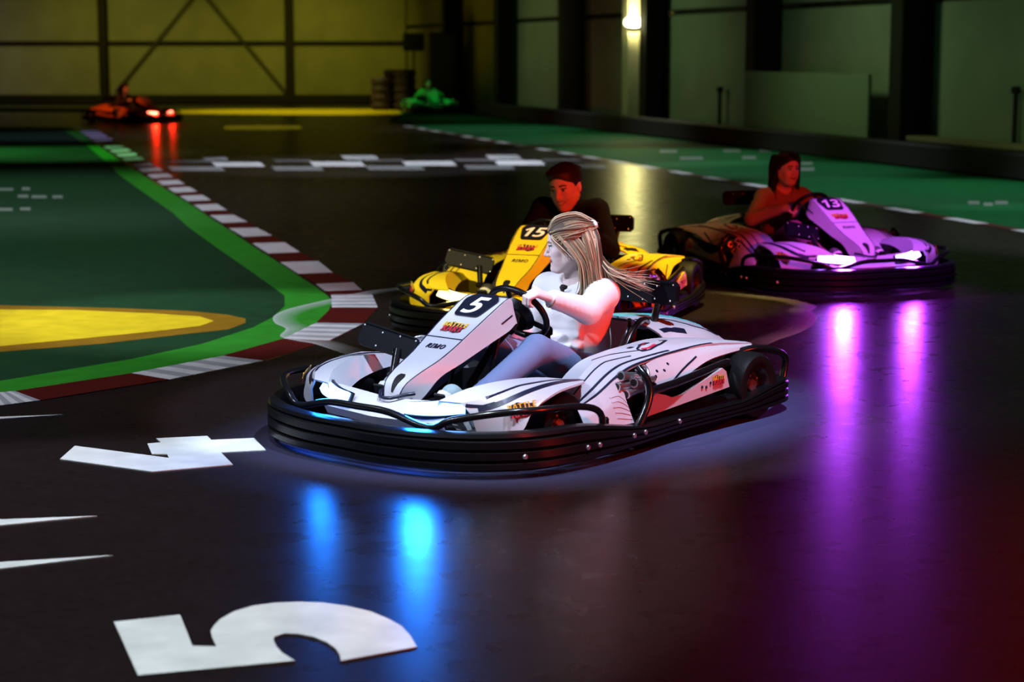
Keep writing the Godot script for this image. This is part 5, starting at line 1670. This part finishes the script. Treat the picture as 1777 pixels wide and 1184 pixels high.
func make_person(d: Dictionary, at: Transform3D) -> Node3D:
	var who := thing("person", d.label, "person")
	who.transform = at
	var fine: float = d.fine            # 1 for the nearest, larger = coarser
	var lean: float = d.get("lean", 0.0)
	var wide: float = d.get("wide", 1.0)
	var pelvis := Vector3(-0.20, 0.185, 0)
	var waist := Vector3(-0.235, 0.32, 0)
	var chest := Vector3(-0.225 + lean * 0.6, 0.47, 0)
	var neck := Vector3(-0.20 + lean, 0.585 + d.get("tall", 0.0), 0)
	var HO: Vector3 = d.head
	var HB := Basis.from_euler(Vector3(0, -d.yaw, 0)) * Basis(Vector3(0, 0, 1), d.pitch) * Basis(Vector3(1, 0, 0), d.get("roll", 0.0))
	var H := Transform3D(HB, HO)
	var hs: float = d.get("size", 0.93)
	var sh := {}
	var el := {}
	var wr := {}
	var hip := {}
	var kn := {}
	var an := {}
	for s in [-1.0, 1.0]:
		sh[s] = Vector3(neck.x + 0.01, neck.y - 0.035, 0.155 * wide * s)
		wr[s] = d.wrist_l if s < 0 else d.wrist_r
		el[s] = bent(sh[s], wr[s], d.get("upper", 0.265), d.get("fore", 0.235), d.elbow_l if s < 0 else d.elbow_r)
		hip[s] = Vector3(-0.17, 0.175, 0.09 * s)
		an[s] = Vector3(0.70, 0.165, 0.165 * s)
		kn[s] = bent(hip[s], an[s], 0.50, 0.46, Vector3(0, 1, 0.28 * s))
	# ---- skin: body, then a grid of its own for the head and each hand
	var skin := Geo.new()
	var fd := Field.new(Vector3(-0.45, 0.05, -0.45), Vector3(0.85, neck.y + 0.16, 0.45), 0.016 * fine)
	fd.capsule(pelvis, waist, 0.10, 0.09, 0.04)
	fd.capsule(waist, chest, 0.09, 0.10, 0.04)
	fd.capsule(chest + Vector3(0, 0.04, -0.07), chest + Vector3(0, 0.04, 0.07), 0.075, 0.075, 0.05)
	fd.capsule(neck - Vector3(0, 0.03, 0), HO + HB * Vector3(-0.025, -0.05, 0), 0.05, 0.047, 0.03)
	for s in [-1.0, 1.0]:
		fd.capsule(neck - Vector3(0, 0.01, 0), sh[s], 0.04, 0.045, 0.04)
		fd.capsule(sh[s], el[s], 0.044, 0.035, 0.015)
		fd.capsule(el[s], wr[s], 0.035, 0.025, 0.01)
		fd.capsule(hip[s], kn[s], 0.07, 0.05, 0.03)
		fd.capsule(kn[s], an[s], 0.05, 0.034, 0.01)
		fd.capsule(an[s], an[s] + Vector3(0.09, 0.01, 0), 0.03, 0.025, 0.01)
	skin.tint = d.skin
	fd.into(skin)
	var hc: float = 0.0042 * fine
	fd = Field.new(HO - Vector3(0.14, 0.16, 0.14), HO + Vector3(0.15, 0.15, 0.15), hc)
	head_field(fd, H, hs, d.male)
	fd.capsule(HO + HB * Vector3(-0.022, -0.04, 0), neck.lerp(HO, 0.2), 0.048, 0.05, 0.02)
	var inv := H.affine_inverse()
	var tone: Color = d.skin
	var lip: Color = d.lips
	var brow: Color = d.hair.darkened(0.35)
	var beard: float = d.get("beard", 0.0)
	fd.into(skin, Transform3D(), func(p: Vector3) -> Color:
		var q: Vector3 = (inv * p) / hs
		var z := absf(q.z)
		var c := tone
		if q.x > 0.05:
			if (q - Vector3(0.0815, 0.004, 0.031 * signf(q.z))).length() < 0.0142:
				c = Color(0.75, 0.73, 0.7) if Vector2(q.y - 0.004, z - 0.031).length() > 0.0075 else Color(0.03, 0.02, 0.015)
			elif absf(q.y - 0.0115) < 0.0035 and z > 0.018 and z < 0.046:
				c = Color(0.05, 0.03, 0.025)
			elif absf(q.y - 0.029 + absf(z - 0.03) * 0.12) < 0.0048 and z > 0.012 and z < 0.05:
				c = brow
			elif d.has("smile") and absf(q.y + 0.067 - z * z * 16.0) < 0.0052 - z * 0.12 and z < 0.03:
				c = Color(0.75, 0.7, 0.65)
			elif absf(q.y + 0.0668 - z * 0.2) < 0.0024 and z < 0.029:
				c = Color(0.06, 0.02, 0.02)
			elif q.y < -0.0545 + z * 0.15 and q.y > -0.081 + z * 0.6 and z < 0.029 and q.x > 0.07:
				c = lip
		if beard > 0.0 and q.y < -0.045 and c == tone:
			c = tone.lerp(brow, beard)
		return c)
	for s in [-1.0, 1.0]:
		hand_into(skin, wr[s], d.hand_l if s < 0 else d.hand_r, d.back_l if s < 0 else d.back_r, s < 0, d.get("curl", 0.95), d.thumb_l if s < 0 else d.thumb_r, 0.0042 * fine)
	skin.colored = true
	part("body", skin, M.skin, who)
	# ---- jumper
	var top := Geo.new()
	fd = Field.new(Vector3(-0.48, 0.10, -0.48), Vector3(0.42, neck.y + 0.06, 0.48), 0.0105 * fine)
	fd.capsule(waist - Vector3(-0.02, 0.10, 0), waist, 0.118 * wide, 0.118 * wide, 0.05)
	fd.capsule(waist, chest, 0.115 * wide, 0.125 * wide, 0.05)
	fd.capsule(chest + Vector3(0.0, 0.03, -0.06 * wide), chest + Vector3(0.0, 0.03, 0.06 * wide), 0.10, 0.10, 0.05)
	if not d.male:
		for s in [-1.0, 1.0]:
			fd.ball(chest + Vector3(0.075, -0.01, 0.06 * s), Vector3(0.06, 0.06, 0.06), 0.04)
	for s in [-1.0, 1.0]:
		fd.capsule(chest + Vector3(0, 0.08, 0.07 * s), sh[s], 0.066, 0.062, 0.05)
		fd.capsule(neck - Vector3(0.0, 0.02, 0.0), sh[s], 0.055, 0.06, 0.04)
		fd.capsule(sh[s], el[s], 0.064 * wide, 0.052 * wide * d.get("sleeve", 1.0), 0.02)
		fd.capsule(el[s], el[s].lerp(wr[s], 0.94), 0.052 * wide * d.get("sleeve", 1.0), 0.036, 0.012)
		var along: Vector3 = (wr[s] - el[s]).normalized()
		fd.capsule(el[s].lerp(wr[s], 0.86), el[s].lerp(wr[s], 0.97), 0.039, 0.037, 0.008)
		# folds round the elbow and the shoulder, and across the belly
		var upper: Vector3 = (el[s] - sh[s]).normalized()
		for i in 7:
			var f := 0.3 + i * 0.095
			var c0: Vector3 = sh[s].lerp(el[s], f)
			var o := upper.cross(Vector3(0.3, 1, 0.2 * i - 0.5)).normalized()
			var o2 := upper.cross(o)
			fd.capsule(c0 + o * 0.056 + o2 * (0.035 - 0.02 * (i % 3)), c0 + o2 * 0.056 - o * 0.02 + upper * 0.04, 0.008, 0.005, 0.012)
		for i in 5:
			var c1: Vector3 = el[s].lerp(wr[s], 0.1 + 0.16 * i)
			var o3 := along.cross(Vector3(0.2 * i, 1, 0.3)).normalized()
			fd.capsule(c1 + o3 * 0.042, c1 + along.cross(o3) * 0.042 + along * 0.03, 0.009, 0.005, 0.012)
	for i in 5:
		var y := 0.225 + 0.045 * i
		fd.capsule(Vector3(waist.x + 0.115, y + 0.012 * (i % 2), -0.075), Vector3(waist.x + 0.125, y - 0.012 * (i % 2), 0.07), 0.012, 0.009, 0.02)
	fd.capsule(Vector3(waist.x + 0.02, 0.205, -0.12 * wide), Vector3(waist.x + 0.1, 0.2, -0.08), 0.012, 0.012, 0.02)
	fd.ball(Vector3(waist.x + 0.03, 0.1, 0), Vector3(0.3, 0.095, 0.3), 0.012, Basis(), true)
	fd.capsule(neck + Vector3(0.012, 0.02, 0), neck + Vector3(0.06, 0.12, 0), 0.05 if d.male else 0.058, 0.075, 0.012, true)
	fd.into(top)
	var tp := part("jumper", top, d.top, who)
	top = Geo.new()
	var collar := []
	for i in 20:
		var q := TAU * i / 20.0
		collar.append(neck + Vector3(0.012 + cos(q) * 0.066, 0.002 - cos(q) * 0.03, sin(q) * 0.064))
	top.tube(collar, 0.010, 8, true)
	part("collar", top, d.top, tp)
	# ---- jeans
	var leg := Geo.new()
	fd = Field.new(Vector3(-0.36, 0.05, -0.34), Vector3(0.80, 0.46, 0.34), 0.0125 * fine)
	fd.capsule(pelvis + Vector3(0.02, 0.0, -0.05), pelvis + Vector3(0.02, 0.0, 0.05), 0.118, 0.118, 0.04)
	for s in [-1.0, 1.0]:
		fd.capsule(hip[s], kn[s], 0.092 * wide, 0.066, 0.03)
		fd.capsule(kn[s], an[s].lerp(kn[s], 0.08), 0.064, 0.047, 0.015)
		for i in 5:
			var c2: Vector3 = kn[s] + Vector3(-0.03 + 0.016 * i, 0.035 - 0.012 * i, -0.03)
			fd.capsule(c2, c2 + Vector3(0.0, -0.06, 0.08), 0.008, 0.006, 0.016)
		for i in 3:
			var c3: Vector3 = an[s].lerp(kn[s], 0.12 + 0.08 * i)
			fd.capsule(c3 + Vector3(0.02, 0.03, -0.04), c3 + Vector3(-0.01, 0.035, 0.04), 0.012, 0.01, 0.012)
	fd.into(leg)
	part("jeans", leg, d.legs, who)
	# ---- shoes
	for s in [-1.0, 1.0]:
		var toe: Vector3 = an[s] + Vector3(0.115, 0.075, 0.0)
		var heel: Vector3 = an[s] + Vector3(-0.005, -0.075, 0.0)
		var fwd := (toe - heel).normalized()
		var out := Vector3(0.62, -0.78, 0)
		fd = Field.new(an[s] - Vector3(0.12, 0.16, 0.10), an[s] + Vector3(0.22, 0.18, 0.10), 0.0065 * fine)
		fd.capsule(an[s] + Vector3(-0.01, 0.02, 0), heel - out * 0.03, 0.042, 0.036, 0.02)
		fd.capsule(an[s] - out * 0.015, toe - out * 0.03 - fwd * 0.03, 0.042, 0.036, 0.02)
		fd.capsule(heel - out * 0.025, toe - out * 0.025 - fwd * 0.03, 0.036, 0.04, 0.02)
		var shoe := Geo.new()
		fd.into(shoe)
		var so := part("shoe", shoe, d.shoes, who)
		# ridged sole
		var sole := Geo.new()
		var line := []
		for q in [[-0.03, 0.0], [-0.02, 0.028], [0.03, 0.035], [0.09, 0.037], [0.15, 0.045], [0.195, 0.04], [0.215, 0.022], [0.222, 0.0]]:
			line.append(Vector2(q[0], q[1]))
		for i in range(6, 0, -1):
			line.append(Vector2(line[i].x, -line[i].y))
		sole.prism(line, 0.024, Transform3D(Basis(fwd, Vector3(0, 0, 1), fwd.cross(Vector3(0, 0, 1))), heel - out * 0.002))
		var sl := part("sole", sole, M.sole, so)
		sole = Geo.new()
		for i in 9:
			var at2: Vector3 = heel + fwd * (-0.012 + 0.027 * i) + out * 0.01
			var hw: float = [0.024, 0.03, 0.034, 0.037, 0.039, 0.042, 0.044, 0.042, 0.032][i]
			sole.box(at2, Vector3(0.012, 0.03, hw * 2.1), 0.004, Basis(fwd, fwd.cross(Vector3(0, 0, 1)), Vector3(0, 0, 1)))
		part("tread", sole, M.sole, sl)
	if d.has("extras"):
		var x := Geo.new()
		x.lathe([Vector2(0, 0.03), Vector2(0.016, 0.026), Vector2(0.02, 0.012), Vector2(0.011, 0.0), Vector2(0.02, -0.016), Vector2(0.026, -0.045), Vector2(0.018, -0.06), Vector2(0, -0.062)], Transform3D(Basis(Vector3(0, 0, 1), 0.45), chest + Vector3(0.108, 0.085, 0.012)), 14)
		part("scarf_knot", x, mat(Color(0.02, 0.013, 0.01), 0.8), who)
		x = Geo.new()
		var band := []
		var ax: Vector3 = (wr[-1.0] - el[-1.0]).normalized()
		var b1 := ax.cross(Vector3(0, 1, 0)).normalized()
		for i in 20:
			var q := TAU * i / 20.0
			band.append(wr[-1.0] + ax * 0.004 + b1 * cos(q) * 0.034 + ax.cross(b1) * (sin(q) * 0.034 + 0.006))
		x.tube(band, 0.0028, 6, true)
		part("bracelet", x, mat(Color(0.75, 0.5, 0.16), 0.3, 1.0), who)
		x = Geo.new()
		band = []
		for i in 16:
			var q := TAU * i / 16.0
			band.append(H * (Vector3(-0.118 + 0.012 * sin(q), 0.086 + 0.014 * cos(q), 0.026 * sin(q)) * hs))
		x.tube(band, 0.009, 8, true)
		part("hair_tie", x, mat(Color(0.7, 0.68, 0.62), 0.8), who)
	# ---- hair
	make_hair(who, d, H, hs, HO)
	return who

func make_hair(who: Node3D, d: Dictionary, H: Transform3D, s: float, HO: Vector3) -> void:
	var g := Geo.new()
	g.colored = true
	var base: Color = d.hair
	g.tint = d.get("dark_hair", base.darkened(0.3))
	var fd := Field.new(HO - Vector3(0.16, 0.17, 0.16), HO + Vector3(0.16, 0.17, 0.16), 0.006 * d.fine)
	var b := H.basis
	fd.ball(H * (Vector3(-0.018, 0.042, 0) * s), Vector3(0.104, 0.094, 0.085) * s, 0.01, b)
	fd.ball(H * (Vector3(0.022, 0.062, 0) * s), Vector3(0.074, 0.062, 0.072) * s, 0.02, b)
	if d.long:
		fd.capsule(H * (Vector3(-0.06, 0.0, 0) * s), H * (Vector3(-0.07, -0.09, 0) * s), 0.078 * s, 0.06 * s, 0.03)
	else:
		fd.ball(H * (Vector3(0.03, 0.085, 0.015) * s), Vector3(0.07, 0.036, 0.06) * s, 0.02, b)
		fd.ball(H * (Vector3(-0.055, -0.02, 0) * s), Vector3(0.06, 0.06, 0.068) * s, 0.02, b)
	# clear the face and the ears
	fd.ball(H * (Vector3(0.115, -0.035, 0) * s), Vector3(0.10, 0.105, 0.085) * s, 0.012, b, true)
	if not d.long:
		for z in [-1.0, 1.0]:
			fd.capsule(H * (Vector3(0.0, -0.02, 0.09 * z) * s), H * (Vector3(0.03, -0.12, 0.08 * z) * s), 0.03 * s, 0.05 * s, 0.01, true)
	fd.into(g)
	var rng := RandomNumberGenerator.new()
	rng.seed = 11
	var lock := func(pts: Array, r0: float, spread: float, count: int, most := 1.0) -> void:
		for i in count:
			var j := Vector3(rng.randfn(0, 1), rng.randfn(0, 1), rng.randfn(0, 1)) * spread
			var j2 := Vector3(rng.randfn(0, 1), rng.randfn(0, 1), rng.randfn(0, 1)) * spread * 1.6
			var path := []
			for k in pts.size():
				var t := float(k) / (pts.size() - 1)
				path.append(H * ((pts[k] + j * (0.35 + 0.65 * t) + j2 * t * t) * s))
			path = spline(path, 3)
			var rr := []
			for k in path.size():
				rr.append(r0 * s * (1.0 - 0.85 * pow(float(k) / (path.size() - 1), 2.0)))
			var v := rng.randf_range(-1, most)
			g.tint = base.lerp(d.get("light_hair", base), v) if v > 0 else base.lerp(d.get("dark_hair", base.darkened(0.5)), -v)
			g.tube(path, rr, 4, false, 120.0)
	if d.long and d.tied:
		for z in [-1.0, 1.0]:
			for q in 9:          # swept back over the crown to the tie
				var f := q / 8.0
				lock.call([Vector3(0.088 - 0.05 * f * f, 0.082 - 0.07 * f * f, (0.01 + 0.068 * f) * z), Vector3(0.052 - 0.04 * f, 0.131 - 0.078 * f, (0.022 + 0.07 * f) * z), Vector3(-0.04 - 0.01 * f, 0.142 - 0.075 * f, (0.018 + 0.078 * f) * z), Vector3(-0.1, 0.104 - 0.03 * f, (0.012 + 0.04 * f) * z), Vector3(-0.122, 0.082, 0.0)], 0.0042, 0.0045, 16, 0.45)
			for q in 5:          # low sweep from the temple back over the ear to the tie
				var f := q / 4.0
				lock.call([Vector3(0.078 - 0.03 * f, 0.07 - 0.035 * f, (0.05 + 0.028 * f) * z), Vector3(0.035 - 0.03 * f, 0.085 - 0.04 * f, (0.086 + 0.006 * f) * z), Vector3(-0.045, 0.085 - 0.035 * f, (0.093 - 0.002 * f) * z), Vector3(-0.1, 0.085 - 0.015 * f, 0.05 * z), Vector3(-0.122, 0.08, 0.005 * z)], 0.0042, 0.0045, 16, 0.6)
			for q in 7:          # over the ear and down in front of the shoulder
				var f := q / 6.0
				lock.call([Vector3(0.045 - 0.06 * f, 0.055 + 0.02 * f, 0.079 * z), Vector3(0.005 - 0.07 * f, 0.0, (0.092 + 0.004 * f) * z), Vector3(-0.035 - 0.06 * f, -0.07, 0.096 * z), Vector3(-0.04 - 0.07 * f, -0.15, 0.09 * z), Vector3(-0.03 - 0.085 * f, -0.21, 0.085 * z), Vector3(0.0 - 0.1 * f, -0.27 + 0.03 * f, 0.085 * z)], 0.004, 0.0075, 22)
			for q in 5:          # from the crown down behind the ear
				var f := q / 4.0
				lock.call([Vector3(-0.05 - 0.04 * f, 0.085, (0.075 - 0.02 * f) * z), Vector3(-0.075 - 0.035 * f, 0.02, (0.098 - 0.015 * f) * z), Vector3(-0.09 - 0.03 * f, -0.08, (0.098 - 0.01 * f) * z), Vector3(-0.1 - 0.03 * f, -0.17, 0.09 * z), Vector3(-0.11 - 0.04 * f, -0.23, 0.085 * z)], 0.0042, 0.007, 20)
		for q in 8:              # down the back
			var z := lerpf(-0.075, 0.075, q / 7.0)
			lock.call([Vector3(-0.118, 0.075, z * 0.3), Vector3(-0.13, 0.02, z), Vector3(-0.135, -0.07, z * 1.1), Vector3(-0.14, -0.15, z * 1.1), Vector3(-0.16, -0.21, z)], 0.0042, 0.009, 26)
		for q in 4:              # wisps blown out behind
			lock.call([Vector3(-0.13, -0.05, -0.05), Vector3(-0.17, -0.12, -0.09), Vector3(-0.24, -0.15 - 0.008 * q, -0.10), Vector3(-0.33, -0.165 - 0.02 * q, -0.10)], 0.0028, 0.014, 12)
		lock.call([Vector3(0.07, 0.07, -0.03), Vector3(0.075, 0.05, -0.072), Vector3(0.03, 0.0, -0.09), Vector3(-0.01, -0.05, -0.09)], 0.0025, 0.007, 12)
	elif d.long:
		for z in [-1.0, 1.0]:
			for q in 8:
				var f := q / 7.0
				lock.call([Vector3(0.05 - 0.07 * f, 0.125, 0.012 * z), Vector3(0.04 - 0.08 * f, 0.085, 0.078 * z), Vector3(0.015 - 0.08 * f, 0.0, 0.098 * z), Vector3(0.0 - 0.07 * f, -0.1, 0.105 * z), Vector3(-0.01 - 0.07 * f, -0.2, 0.10 * z), Vector3(0.0 - 0.08 * f, -0.25, 0.10 * z)], 0.006, 0.008, 12)
		for q in 6:
			var z := lerpf(-0.07, 0.07, q / 5.0)
			lock.call([Vector3(-0.09, 0.1, z), Vector3(-0.125, 0.02, z), Vector3(-0.125, -0.1, z), Vector3(-0.12, -0.2, z)], 0.009, 0.008, 6)
	else:
		for q in 320:            # short tufts on top
			var a := rng.randf_range(-1.0, 1.0)
			var u := rng.randf_range(-0.09, 0.075)
			var p0 := Vector3(u, 0.125 - 3.2 * u * u - 0.02 * a * a, a * 0.062)
			lock.call([p0 - Vector3(0.02, 0.008, 0), p0 + Vector3(0.004, 0.003, 0.002), p0 + Vector3(0.022, 0.001, 0.006)], 0.0035, 0.003, 1)
	part("hair", g, M.hair, who)
